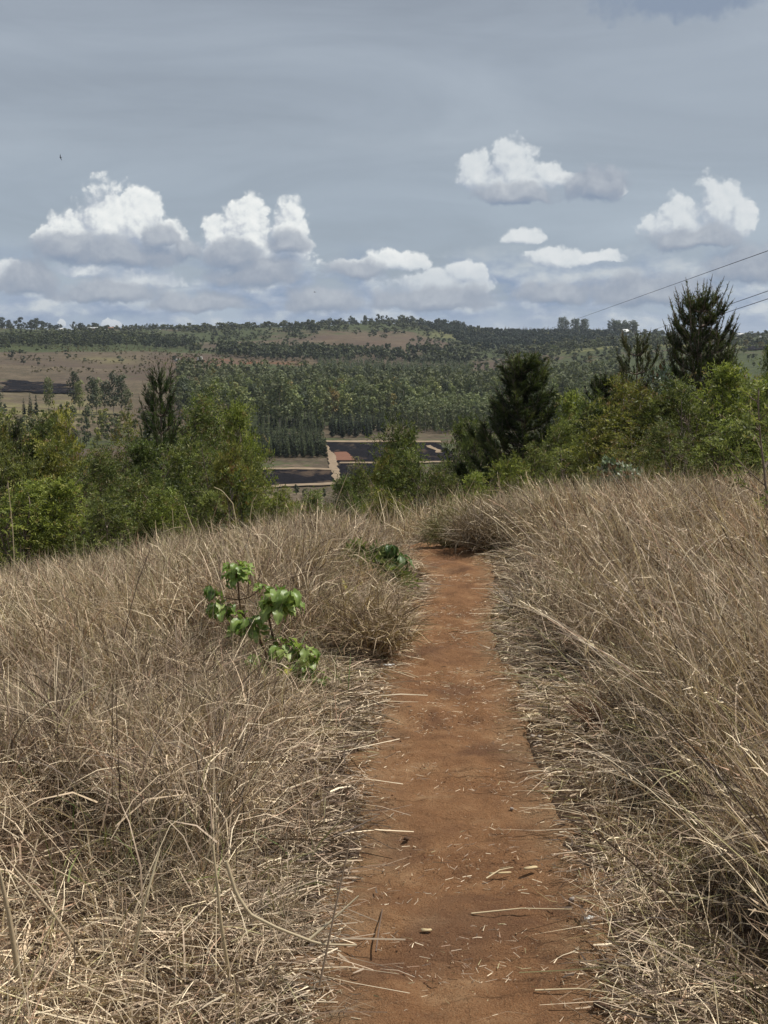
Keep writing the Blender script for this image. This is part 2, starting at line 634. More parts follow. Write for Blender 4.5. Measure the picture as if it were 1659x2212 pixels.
def mat_ground():
    m = bpy.data.materials.new('ground_cover')
    m.use_nodes = True
    t = NT(m.node_tree)
    p = m.node_tree.nodes['Principled BSDF']
    geo = t.n('ShaderNodeNewGeometry')
    pos = geo.outputs['Position']
    at = t.n('ShaderNodeAttribute', attribute_name='tint')
    sp = t.n('ShaderNodeSeparateColor')
    t.put(sp.inputs[0], at.outputs['Color'])
    # dry grassland seen from afar
    big = t.noise(pos, 0.008, 6, 0.62)
    mid = t.m('MULTIPLY_ADD', t.noise(pos, 0.05, 6, 0.75), 0.45, t.m('MULTIPLY', t.noise(pos, 0.55, 4, 0.75), 0.55))
    dry = t.ramp(mid, [(0.34, (.022, .024, .013)), (0.44, (.060, .050, .031)), (0.53, (.112, .086, .057)), (0.64, (.19, .15, .10))])
    dry = t.mix(t.rng(big, 0.42, 0.62, 0, 0.7, True), dry, (.078, .056, .043))
    red = t.noise(pos, 0.035, 4, 0.6)
    dry = t.mix(t.m('MULTIPLY', sp.outputs[2], t.rng(red, 0.44, 0.60, 0.15, 1, True)), dry, (.17, .070, .036))
    g = t.noise(pos, 0.16, 5, 0.7)
    gm = t.noise(pos, 0.021, 4, 0.6)
    gmask = t.rng(t.m('MULTIPLY_ADD', gm, 0.5, t.m('MULTIPLY', g, 0.5)), t.m('SUBTRACT', 0.80, t.m('MULTIPLY', sp.outputs[0], 0.50)),
                  t.m('SUBTRACT', 0.88, t.m('MULTIPLY', sp.outputs[0], 0.50)), 0, 1, True)
    green = t.ramp(g, [(0.3, (.026, .034, .015)), (0.6, (.066, .078, .032)), (0.8, (.10, .11, .045))])
    far = t.mix(gmask, dry, green)
    yel = t.ramp(g, [(0.3, (.12, .12, .04)), (0.7, (.28, .25, .11))])
    far = t.mix(t.m('MULTIPLY', sp.outputs[1], t.rng(gm, 0.40, 0.55, 0.1, 0.9, True)), far, yel)
    # soil and thatch under the near grass
    n1 = t.noise(pos, 9, 6, 0.7)
    n2 = t.noise(pos, 60, 4, 0.7)
    near = t.ramp(t.m('MULTIPLY_ADD', n1, 0.6, t.m('MULTIPLY', n2, 0.4)), [(0.3, (.028, .018, .012)), (0.5, (.075, .048, .03)), (0.7, (.17, .115, .07))])
    dist = t.v('LENGTH', pos, out=1)
    col = t.mix(t.rng(dist, 14, 40, 0, 1, True), near, far)
    t.put(p.inputs['Base Color'], col)
    p.inputs['Roughness'].default_value = 0.95
    p.inputs['Specular IOR Level'].default_value = 0.1
    b = t.n('ShaderNodeBump')
    b.inputs['Strength'].default_value = 0.5
    b.inputs['Distance'].default_value = 0.02
    t.put(b.inputs['Height'], n2)
    t.put(p.inputs['Normal'], b.outputs[0])
    return m


def cover_attr(x, y):
    """r: green scrub, g: yellow grass, b: bare red soil, by place"""
    X = px_of(x, y)
    D = np.hypot(x, y)
    front = (y > 0)
    r = 0.42 + 0.45 * fbm(x / 300, y / 300, 3, 21)
    r = r + 0.55 * smooth(1280, 1420, D) * smooth(430, 120, X) * smooth(1900, 1700, D)            # wooded belt on the left
    r = r + 0.45 * smooth(880, 1050, X) * smooth(1350, 1500, D)                                     # dark gully
    r = r + 0.28 * smooth(1150, 1250, X) * smooth(1100, 1300, D)
    r = r + 0.28 * smooth(330, 370, D) * smooth(600, 540, D)
    r = r - 0.12 * smooth(1000, 1080, D) * smooth(1320, 1260, D) * smooth(640, 520, X)                # brown slope
    r = r + 0.30 * smooth(640, 480, X) * smooth(440, 520, X) * smooth(1280, 1500, D)
    r = r + (0.42 - 0.20 * smooth(420, 520, X) * smooth(940, 860, X)) * smooth(1260, 1420, D) + .3 * smooth(900, 1000, X) * smooth(1330, 1240, X) * smooth(1650, 1850, D)
    r = r + 0.30 * smooth(1850, 2000, D) * smooth(560, 640, X) * smooth(960, 880, X)
    for X0, D0, sx, sd in ((775, 1600, 85, 130), (930, 1700, 70, 130), (540, 1540, 110, 90), (1290, 1500, 90, 90)):
        r = r - 0.75 * np.exp(-((X - X0) / sx) ** 2 - ((D - D0) / sd) ** 2)
    r = r + 0.6 * smooth(390, 600, X) * smooth(np.where(X > 690, 600, 560), np.where(X > 690, 650, 610), D) * smooth(1260, 1150, D)                     # floor of the stands
    g = 0.55 * smooth(340, 370, D) * smooth(640, 560, D) + 0.9 * smooth(900, 600, D)
    g = 0.9 * smooth(900, 600, D) * smooth(560, 620, D) * smooth(330, 150, X)
    g = g + 0.8 * smooth(1150, 1250, X) * smooth(1330, 1380, D) * smooth(1620, 1500, D) + 0.6 * smooth(880, 960, X) * smooth(1010, 960, X) * smooth(1750, 1900, D)
    g = g + 0.55 * np.exp(-((X - 235) / 60) ** 2) * np.exp(-((D - 1190) / 40) ** 2)
    b = 0.9 * np.exp(-((X - 560) / 130) ** 2) * smooth(1080, 1150, D) * smooth(1300, 1250, D)
    b = b + 0.10 * smooth(660, 700, X) * smooth(1000, 960, X) * smooth(1400, 1600, D) * smooth(2000, 1800, D)
    f = front.astype(float)
    return np.stack([np.clip(r, 0, 1) * f + 0.4 * (1 - f), np.clip(g, 0, 1) * f, np.clip(b, 0, 1) * f], 1)


def build_ground():
    az = np.concatenate([np.linspace(-math.pi, -0.62, 30)[:-1], np.linspace(-0.62, 0.62, 210), np.linspace(0.62, math.pi, 30)[1:-1]])
    rr = np.concatenate([np.linspace(0.25, 3, 40)[:-1], np.geomspace(3, 14000, 300)])
    A, Rr = np.meshgrid(az, rr)
    x, y = (np.sin(A) * Rr).ravel(), (np.cos(A) * Rr).ravel()
    z = z_ground(x, y, True, 1.0)
    na, nr = len(az), len(rr)
    i, j = np.meshgrid(np.arange(nr - 1), np.arange(na), indexing='ij')
    j2 = (j + 1) % na
    q = np.stack([i * na + j, i * na + j2, (i + 1) * na + j2, (i + 1) * na + j], -1).reshape(-1, 4)[:, ::-1]
    v = np.stack([x, y, z], 1)
    v = np.vstack([v, [0, 0, 0]])
    me = mesh_np('ground', v, np.concatenate([q]), mat_ground(), np.vstack([cover_attr(x, y), [[.3, 0, 0]]]), True)
    link('ground', me, kind='structure')


build_ground()


# the trodden red path: a strip with its own lumpy surface, sinking into the ground at both edges
def mat_path():
    m = bpy.data.materials.new('red_earth_path')
    m.use_nodes = True
    t = NT(m.node_tree)
    p = m.node_tree.nodes['Principled BSDF']
    geo = t.n('ShaderNodeNewGeometry')
    pos = geo.outputs['Position']
    mp = t.v('MULTIPLY', pos, (0.7, 1.0, 1))
    a = t.noise(mp, 5, 6, 0.62)
    b = t.noise(mp, 34, 6, 0.72)
    c = t.noise(pos, 190, 4, 0.7)
    at = t.n('ShaderNodeAttribute', attribute_name='tint')
    sp = t.n('ShaderNodeSeparateColor')
    t.put(sp.inputs[0], at.outputs['Color'])
    col = t.ramp(a, [(0.28, (.105, .054, .031)), (0.41, (.205, .103, .051)), (0.54, (.285, .150, .073)), (0.68, (.40, .245, .132))])
    col = t.mix(t.rng(b, 0.40, 0.62, 0, 0.5, True), col, (.27, .135, .062))
    col = t.mix(t.rng(c, 0.53, 0.68, 0, 0.75), col, (.36, .235, .135))
    col = t.mix(t.rng(c, 0.45, 0.32, 0, 0.8), col, (.07, .033, .021))
    # darker patches and the straw coloured dust near the edges
    d = t.noise(mp, 2.6, 3, 0.5, dist=0.4)
    col = t.mix(t.rng(d, 0.54, 0.66, 0, 0.48, True), col, (.105, .056, .038))
    col = t.mix(t.m('MULTIPLY', sp.outputs[0], t.rng(b, 0.35, 0.6, 0.0, 0.75)), col, (.30, .20, .115))
    t.put(p.inputs['Base Color'], col)
    p.inputs['Roughness'].default_value = 0.95
    p.inputs['Specular IOR Level'].default_value = 0.1
    bu = t.n('ShaderNodeBump')
    bu.inputs['Strength'].default_value = 1.0
    bu.inputs['Distance'].default_value = 0.034
    t.put(bu.inputs['Height'], t.m('MULTIPLY_ADD', b, 0.7, t.m('MULTIPLY', c, 0.35)))
    t.put(p.inputs['Normal'], bu.outputs[0])
    return m


def build_path():
    ys = np.concatenate([np.linspace(-3, 1.8, 40)[:-1], np.geomspace(1.8, 14, 430)])
    ks = np.linspace(-1.6, 1.6, 56)
    Yg, Kg = np.meshgrid(ys, ks, indexing='ij')
    edge = 1 + 0.36 * fbm(Yg * 2.4, np.sign(Kg) * 5 + 0 * Yg, 3, 31) * 2
    x = path_x(Yg) + Kg * path_w(Yg) * edge
    base = z_ground(x, Yg, False)
    lump = fbm(x * 9, Yg * 6, 4, 41) * 0.040 + fbm(x * 40, Yg * 34, 2, 44) * 0.014
    prof = 0.018 * (1 - np.abs(Kg) ** 2 * 0.3) - 0.05 * smooth(1.05, 1.5, np.abs(Kg))
    # shallow cross ridges trodden by feet
    z = base + prof + lump + 0.012 * np.sin(Yg * 7 + fbm(x * 3, Yg * 2, 2, 9) * 8) * (1 - smooth(.6, 1, np.abs(Kg)))
    n, k = Yg.shape
    i, j = np.meshgrid(np.arange(n - 1), np.arange(k - 1), indexing='ij')
    q = np.stack([i * k + j, i * k + j + 1, (i + 1) * k + j + 1, (i + 1) * k + j], -1).reshape(-1, 4)
    c = np.zeros((x.size, 3)); c[:, 0] = smooth(0.45, 1.05, np.abs(Kg)).ravel()
    me = mesh_np('path', np.stack([x, Yg, z], -1).reshape(-1, 3), q, mat_path(), c, True)
    link('path', me, kind='structure')


def z_path(x, y):
    return z_ground(x, y, False) + 0.018 + fbm(np.asarray(x) * 9, np.asarray(y) * 6, 4, 41) * 0.040


build_path()


# burnt fields and tracks on the valley floor, draped over the ground
def field(name, corners, mat, lift, n=(60, 60), ragged=0.0):
    """corners: (picture column, distance) for near-left, near-right, far-right, far-left"""
    P = np.array([at_px(X, D)[:2] for X, D in corners])
    a, b = np.meshgrid(np.linspace(0, 1, n[0]), np.linspace(0, 1, n[1]), indexing='ij')
    q = ((1 - a) * (1 - b))[..., None] * P[0] + (a * (1 - b))[..., None] * P[1] + (a * b)[..., None] * P[2] + ((1 - a) * b)[..., None] * P[3]
    if ragged:
        q[..., 0] += ragged * fbm(q[..., 0] / 9, q[..., 1] / 9, 3, 51) * 2
        q[..., 1] += 2 * ragged * fbm(q[..., 0] / 9 + 40, q[..., 1] / 9, 3, 52) * 2
    z = z_ground(q[..., 0], q[..., 1]) + lift
    k = n[1]
    i, j = np.meshgrid(np.arange(n[0] - 1), np.arange(k - 1), indexing='ij')
    f = np.stack([i * k + j, (i + 1) * k + j, (i + 1) * k + j + 1, i * k + j + 1], -1).reshape(-1, 4)
    v = np.stack([q[..., 0], q[..., 1], z], -1).reshape(-1, 3)
    link(name, mesh_np(name, v, f, mat, None, True), kind='structure')


def mat_burnt():
    m = bpy.data.materials.new('burnt_soil')
    m.use_nodes = True
    t = NT(m.node_tree)
    p = m.node_tree.nodes['Principled BSDF']
    pos = t.n('ShaderNodeNewGeometry').outputs['Position']
    a = t.noise(t.v('MULTIPLY', pos, (1, 0.35, 1)), 0.14, 6, 0.65)
    b = t.noise(pos, 0.9, 4, 0.7)
    col = t.ramp(b, [(0.3, (.006, .006, .008)), (0.7, (.022, .021, .024))])
    col = t.mix(t.rng(a, 0.52, 0.68, 0, 0.8, True), col, (.085, .062, .045))
    t.put(p.inputs['Base Color'], col)
    p.inputs['Roughness'].default_value = 1
    p.inputs['Specular IOR Level'].default_value = 0
    return m


M_BURNT = mat_burnt()
M_TRACK = plain('pale_track', (.17, .125, .08), (.30, .225, .15), 0.25, detail=5)
M_REDSOIL = plain('red_soil', (.13, .058, .034), (.20, .095, .058), 0.5)


def D_of(Y, z=-45.0):
    return (CAM[2] - z) / math.tan(math.atan((Y - PH / 2) / FPX) + PITCH)


def fy(pts, z=-45.0):
    return [(X, D_of(Y, z)) for X, Y in pts]


field('burnt_field', fy([(726, 1001), (1010, 1001), (935, 957), (694, 955)]), M_BURNT, 0.30, ragged=2.6)
field('burnt_field', fy([(560, 1062), (726, 1046), (718, 1020), (540, 1021)]), M_BURNT, 0.30, ragged=2.6)
field('burnt_field', fy([(742, 1048), (900, 1050), (880, 1007), (734, 1005)]), M_BURNT, 0.30, ragged=2.6)
field('burnt_field', fy([(720, 1068), (780, 1068), (765, 1052), (722, 1052)]), M_BURNT, 0.30, ragged=0.8)
field('burnt_field', [(15, 790), (178, 790), (150, 880), (20, 915)], M_BURNT, 0.9, ragged=7)
field('burnt_field', [(1590, 1240), (1690, 1240), (1690, 1330), (1600, 1330)], M_BURNT, 0.9, ragged=5)
field('red_soil_patch', fy([(726, 999), (766, 999), (750, 979), (722, 980)]), M_REDSOIL, 0.55, ragged=1.0)
field('track', fy([(716, 1022), (734, 1020), (722, 984), (706, 986)]), M_TRACK, 0.50, ragged=1.3)
field('track', fy([(724, 1050), (740, 1050), (734, 1020), (716, 1022)]), M_TRACK, 0.52, ragged=1.3)
field('track', fy([(706, 986), (722, 984), (698, 952), (690, 953)]), M_TRACK, 0.50, ragged=1.3)
field('track', fy([(734, 1006), (1010, 1005), (1010, 1002), (734, 1003)]), M_TRACK, 0.50, ragged=1.0)
field('track', fy([(560, 1019), (716, 1021), (716, 1016), (560, 1015)]), M_TRACK, 0.50, ragged=1.2)
field('track', fy([(560, 1068), (724, 1055), (736, 1048), (560, 1062)]), M_TRACK, 0.50, ragged=1.2)
field('track', fy([(690, 956), (950, 959), (950, 955), (690, 952)]), M_TRACK, 0.50, ragged=1.0)
field('red_soil_patch', fy([(944, 982), (958, 982), (930, 964), (921, 965)]), M_TRACK, 0.50, ragged=1.6)


# ------------------------------------------------------------------ the air: a thin haze round the whole scene
def build_haze():
    m = bpy.data.materials.new('thin_haze')
    m.use_nodes = True
    t = NT(m.node_tree)
    m.node_tree.nodes.clear()
    out = t.n('ShaderNodeOutputMaterial')
    v = t.n('ShaderNodeVolumePrincipled')
    v.inputs['Color'].default_value = (.80, .88, 1.0, 1)
    v.inputs['Density'].default_value = 0.000055
    v.inputs['Anisotropy'].default_value = 0.3
    t.put(out.inputs['Volume'], v.outputs[0])
    g = [(x, y, z) for z in (-330, 75) for y in (-14500, 14500) for x in (-14500, 14500)]
    f = [(0, 2, 3, 1), (4, 5, 7, 6), (0, 1, 5, 4), (2, 6, 7, 3), (0, 4, 6, 2), (1, 3, 7, 5)]
    link('haze', mesh_np('haze', g, f, m), kind='stuff')


build_haze()

# ------------------------------------------------------------------ near bushes and trees (prototypes)
def palette(n, cols, wts, jit=0.18):
    cols = np.array(cols, float)
    i = rng.choice(len(cols), n, p=np.array(wts) / np.sum(wts))
    return cols[i] * (1 + rng.uniform(-jit, jit, (n, 1)))


def sprays(geo, base, axis, length, nleaf, leaf_len, leaf_w, col, droop=0.3):
    """feathery sprays: leaflets in pairs along a drooping axis; one triangle pair per leaflet"""
    n = len(base)
    axis = norm(axis)
    side = norm(np.cross(axis, rand_dirs(n)))
    k = nleaf
    s = (np.arange(k) + 0.6) / k
    sgn = np.where(np.arange(k) % 2 == 0, 1.0, -1.0)
    pos = base[:, None] + axis[:, None] * (s[None, :, None] * length[:, None, None])
    pos[..., 2] -= droop * length[:, None] * s[None] ** 2
    d = norm(axis[:, None] * 0.75 + side[:, None] * (sgn[None, :, None] * 0.75) + rng.normal(0, 0.22, (n, k, 3)))
    ll = leaf_len * rng.uniform(0.7, 1.25, (n, k, 1)) * (1 - 0.35 * np.abs(s - 0.5)[None, :, None] * 1.6)
    up = norm(np.cross(d, rand_dirs(n * k).reshape(n, k, 3)))
    tip = pos + d * ll
    mid = pos + d * ll * 0.45
    w = leaf_w * rng.uniform(0.8, 1.2, (n, k, 1))
    v = np.stack([pos, mid + up * w, tip, mid - up * w], 2).reshape(-1, 3)
    m = n * k
    b = np.arange(m)[:, None] * 4
    f = np.concatenate([b + [[0, 1, 2]], b + [[0, 2, 3]]])
    c = np.repeat(np.repeat(col, k, 0) * (1 + rng.uniform(-.15, .15, (m, 1))), 4, 0)
    geo.add(v, f, c)


def bush_proto(seed, H=3.0, rad=1.25, nclump=62, per=26, stems=5, low=0.12, leaf=(0.085, 0.011, 8), cols=None, wts=None, shape=0.75, droop=0.3):
    global rng
    keep, rng = rng, np.random.default_rng(seed)
    wood, lf = Geo(), Geo()
    cl = []
    # stems fan out from the base
    tips = []
    for i in range(stems):
        a = i * 2 * math.pi / stems + U(-.5, .5)
        rr = rad * U(.15, .6)
        h = H * U(.55, .93)
        t = np.linspace(0, 1, 7)
        pts = np.stack([np.cos(a) * rr * t ** 1.3 + .06 * fbm(t * 3 + i * 9, t * 0 + 1, 2, seed), np.sin(a) * rr * t ** 1.3 + .06 * fbm(t * 3 + i * 9, t * 0 + 7, 2, seed), h * t], 1)
        wood.tube(pts, np.linspace(.032, .008, 7) * (H / 3) ** .7, (1, 1, 1), 5)
        tips.append(pts)
    tips = np.array(tips)
    lop = np.array([U(-.25, .25), U(-.25, .25)])
    for i in range(nclump):
        h = low + (1 - low) * U(0, 1) ** 0.85
        prof = (math.sin(math.pi * min(1, (h * 0.86 + 0.14)) ** shape)) ** 0.7 if h < 1 else 0
        prof = max(prof, .12)
        a = U(0, 2 * math.pi)
        q = rad * prof * U(.35, 1.05)
        wob = 1 + 0.35 * math.sin(3 * a + seed) * U(0, 1)
        c = np.array([math.cos(a) * q * wob + lop[0] * h * rad, math.sin(a) * q * wob + lop[1] * h * rad, h * H * U(.93, 1.05)])
        cl.append(c)
        # a thin branch from the closest stem
        st = tips[rng.integers(stems)]
        j = int(np.clip(np.searchsorted(st[:, 2], c[2] - .28 * H * U(.5, 1)), 0, 6))
        p0 = st[j]
        mid = (p0 + c) / 2 + np.array([0, 0, .05])
        wood.tube([p0, mid, c], [.011, .007, .003], (1, 1, 1), 4)
    cl = np.array(cl)
    n = nclump * per
    ci = np.repeat(np.arange(nclump), per)
    base = cl[ci] + rng.normal(0, 1, (n, 3)) * np.array([.15, .15, .12]) * (H / 3) ** .5 * rad / 1.25
    out = cl[ci] * np.array([1, 1, 0.0])
    axis = norm(out) * .55 + np.array([0, 0, .55]) + rand_dirs(n) * .75
    col = palette(n, cols, wts)
    clump_t = rng.uniform(.72, 1.3, nclump)[ci][:, None]
    col = col * clump_t
    sprays(lf, base, axis, U(.14, .34, n) * (H / 3) ** .4, leaf[2], leaf[0], leaf[1], col, droop)
    rng = keep
    return wood, lf


WCOL = [(.062, .078, .024), (.132, .158, .044), (.215, .240, .070), (.31, .31, .12), (.18, .135, .07)]
PROTO = {}


def register(kind, seed, wood, leaf, mw, ml):
    PROTO.setdefault(kind, []).append((wood.mesh('trunk', mw, True), leaf.mesh('crown', ml), ))


for sd in range(4):
    register('wattle', sd, *bush_proto(100 + sd, 3.0, 1.25, 84, 25, 5, low=.03, leaf=(.095, .013, 8), cols=WCOL, wts=[.25, .37, .26, .07, .05]), M_BARK, M_WATTLE)
for sd in range(2):
    register('open', sd, *bush_proto(120 + sd, 3.4, 1.2, 64, 22, 4, low=.10, cols=WCOL, wts=[.3, .4, .12, .06, .12]), M_BARK, M_WATTLE)
register('glossy', 0, *bush_proto(131, 3.2, 1.1, 46, 15, 4, low=.2, leaf=(.13, .022, 6), cols=[(.05, .075, .04), (.09, .12, .075), (.22, .25, .19), (.14, .07, .035)], wts=[.4, .33, .15, .12], droop=.6),
         M_BARK, leafy('glossy_leaves', trans=0.2, rough=0.28, spec=0.7, var=.1))
register('coppice', 0, *bush_proto(135, 1.1, .7, 34, 14, 6, low=.1, leaf=(.10, .024, 6), cols=[(.075, .105, .05), (.13, .165, .09), (.27, .30, .22), (.18, .11, .06)], wts=[.32, .38, .18, .12], droop=.5),
         M_BARK, leafy('pale_glossy_leaves', trans=0.2, rough=0.42, spec=0.45, var=.1))
register('slender', 0, *bush_proto(141, 2.4, .42, 30, 13, 3, low=.2, leaf=(.09, .020, 6), cols=[(.06, .085, .02), (.13, .16, .04), (.22, .21, .06), (.16, .10, .04)], wts=[.35, .35, .18, .12], droop=.2), M_BARK, M_WATTLE)


def pine_proto(seed, H=5.5, rad=1.5, whorls=11, per=6, low=.04, shoots=9, needles=42, nl=.17, upturn=1.0, dens=1.0, cols=None, leader=True, power=.8, candle=.35):
    global rng
    keep, rng = rng, np.random.default_rng(seed)
    wood, nd = Geo(), Geo()
    t = np.linspace(0, 1, 9)
    trunk = np.stack([.05 * fbm(t * 2, t * 0, 2, seed), .05 * fbm(t * 2, t * 0 + 5, 2, seed), H * t], 1)
    wood.tube(trunk, np.linspace(.085, .012, 9) * H / 5.5, (1, 1, 1), 7)
    sb, sd, sl = [], [], []
    if leader:
        for q in np.linspace(.86, 1.0, 6):
            sb.append([0, 0, H * q]); sd.append([0, 0, 1.0]); sl.append(.3)
    for w in range(whorls):
        h = low + (0.96 - low) * (w + U(-.25, .25)) / (whorls - 1)
        h = min(max(h, low), .96)
        L0 = rad * (1 - h) ** power + .16
        for b in range(per):
            a = b * 2 * math.pi / per + w * 1.1 + U(-.35, .35)
            L = L0 * U(.7, 1.15)
            el0 = R(U(5, 28))
            s = np.linspace(0, 1, 7)
            ang = el0 + upturn * s ** 1.5 * R(U(45, 75))
            dr = np.cumsum(np.cos(ang)) / 7 * L
            dz = np.cumsum(np.sin(ang)) / 7 * L
            pts = np.stack([np.cos(a) * dr, np.sin(a) * dr, h * H + dz], 1)
            pts = np.vstack([[0, 0, h * H], pts])
            wood.tube(pts, np.linspace(.022, .006, 8), (1, 1, 1), 4)
            ns = max(2, int(shoots * (L / rad) ** .6 * dens))
            for k in range(ns):
                q = U(.14, 1)
                i = q * 7
                p = pts[int(i)] + (pts[min(int(i) + 1, 7)] - pts[int(i)]) * (i - int(i))
                d = norm(pts[min(int(i) + 1, 7)] - pts[max(int(i) - 1, 0)])
                dd = norm(d * .55 + np.array([0, 0, .55 * upturn + .1]) + np.array([-math.sin(a), math.cos(a), 0]) * U(-.8, .8) + rand_dirs(1)[0] * .2)
                sb.append(p); sd.append(dd); sl.append(U(.22, .48))
            sb.append(pts[-1]); sd.append(norm(np.array([math.cos(a) * .25, math.sin(a) * .25, 1.0]))); sl.append(U(.8, 1.3) * candle)
    sb, sd, sl = np.array(sb), np.array(sd), np.array(sl)
    ms = len(sb)
    # needles: thin triangles swept forward round each shoot
    s = rng.uniform(0, 1, (ms, needles))
    pos = sb[:, None] + sd[:, None] * (s * sl[:, None])[..., None]
    rd = rand_dirs(ms * needles).reshape(ms, needles, 3)
    perp = norm(rd - sd[:, None] * np.sum(rd * sd[:, None], -1, keepdims=True))
    d = norm(sd[:, None] * rng.uniform(.6, 1.2, (ms, needles, 1)) + perp * rng.uniform(.35, .8, (ms, needles, 1)))
    ln = nl * rng.uniform(.6, 1.1, (ms, needles, 1)) * (1 - .45 * s[..., None] ** 2)
    side = norm(np.cross(d, rand_dirs(ms * needles).reshape(ms, needles, 3)))
    wdt = .0085
    v = np.stack([pos - side * wdt, pos + side * wdt, pos + d * ln], 2).reshape(-1, 3)
    f = np.arange(ms * needles)[:, None] * 3 + [[0, 1, 2]]
    col = palette(ms, cols, [.42, .38, .20])[:, None] * (0.85 + .35 * s[..., None])
    nd.add(v, f, np.repeat(col.reshape(-1, 3), 3, 0))
    # bare brown candle tips
    for p, d_, l_ in zip(sb, sd, sl):
        if l_ > .3 and d_[2] > .8:
            wood.tube([p, p + d_ * l_ * 1.0, p + d_ * (l_ + .13)], [.008, .007, .003], (1, 1, 1), 4)
    rng = keep
    return wood, nd


PC = [(.034, .048, .017), (.078, .100, .030), (.145, .165, .05)]
register('dense_pine', 0, *pine_proto(201, 5.6, 1.75, 16, 8, .02, 17, 50, .19, .95, 1.0, PC, power=.85), M_BARK, M_NEEDLE)
register('candle_pine', 0, *pine_proto(212, 6.4, 1.55, 13, 9, .04, 18, 40, .15, 1.25, 1.0, PC, power=.5, candle=.6), M_BARK, M_NEEDLE)
register('open_pine', 0, *pine_proto(223, 5.0, 1.3, 8, 5, .1, 9, 42, .17, 1.15, 1.0, [(.035, .044, .016), (.065, .075, .025), (.10, .095, .04)], power=.55), M_BARK, M_NEEDLE)
register('young_pine', 0, *pine_proto(234, 4.6, 1.1, 10, 6, .05, 8, 44, .17, 1.2, 1.0, [(.026, .046, .016), (.055, .085, .025), (.10, .14, .04)], power=.75, candle=.5), M_BARK, M_NEEDLE)

PH_OF = {'wattle': (3.05, 2.0), 'open': (3.45, 1.9), 'glossy': (3.3, 2.0), 'coppice': (1.15, 1.3), 'slender': (2.5, .85),
         'dense_pine': (5.75, 2.5), 'candle_pine': (6.6, 2.1), 'open_pine': (5.2, 2.1), 'young_pine': (4.9, 1.7)}
TONES = {}


def tone(kind, key):
    """the same leaves in another shade, for bushes of another kind or age"""
    if key is None:
        return None
    mul = {'bright': (1.32, 1.32, 1.08), 'dark': (.74, .78, .85), 'olive': (1.12, .98, .85), 'yellow': (1.45, 1.25, .9), 'brown': (1.5, .95, .7)}[key]
    base = 'needle' if 'pine' in kind else 'leaf'
    if (base, key) not in TONES:
        TONES[(base, key)] = leafy(f'{key}_{base}', colour=mul, trans=.22 if base == 'needle' else .38, rough=.52, var=.12)
    return TONES[(base, key)]


PLANT_NAME = {'wattle': ('wattle_bush', 'bush'), 'open': ('wattle_tree', 'tree'), 'glossy': ('eucalyptus_sapling', 'tree'), 'coppice': ('eucalyptus_shrub', 'shrub'),
              'slender': ('slender_shrub', 'shrub'), 'dense_pine': ('pine_tree', 'tree'), 'candle_pine': ('pine_tree', 'tree'), 'open_pine': ('pine_tree', 'tree'), 'young_pine': ('pine_tree', 'tree')}
_used = {}


def plant(kind, X, Ytop, D, wpx, tn, label, group):
    x, y, zg = at_px(X, D)
    h = (top_z(Ytop, D) - zg + 0.05) * (1 if 'left' in group else 1.05 if kind in ('wattle', 'open') else 1)
    w = wpx * D / FPX
    pl = PROTO[kind]
    i = _used[kind] = _used.get(kind, -1) + 1
    wood, leaf = pl[i % len(pl)]
    ph, pw = PH_OF[kind]
    nm, cat = PLANT_NAME[kind]
    sx = w / pw * U(.98, 1.12)
    t = thing(nm, label, cat, (x, y, zg - 0.05), U(0, 6.28), group, (sx, sx * U(.9, 1.1), h / ph))
    link('trunk', wood, t)
    c = link('crown', leaf, t)
    m = tone(kind, tn)
    if m is not None:
        c.material_slots[0].link = 'OBJECT'
        c.material_slots[0].material = m
    return t


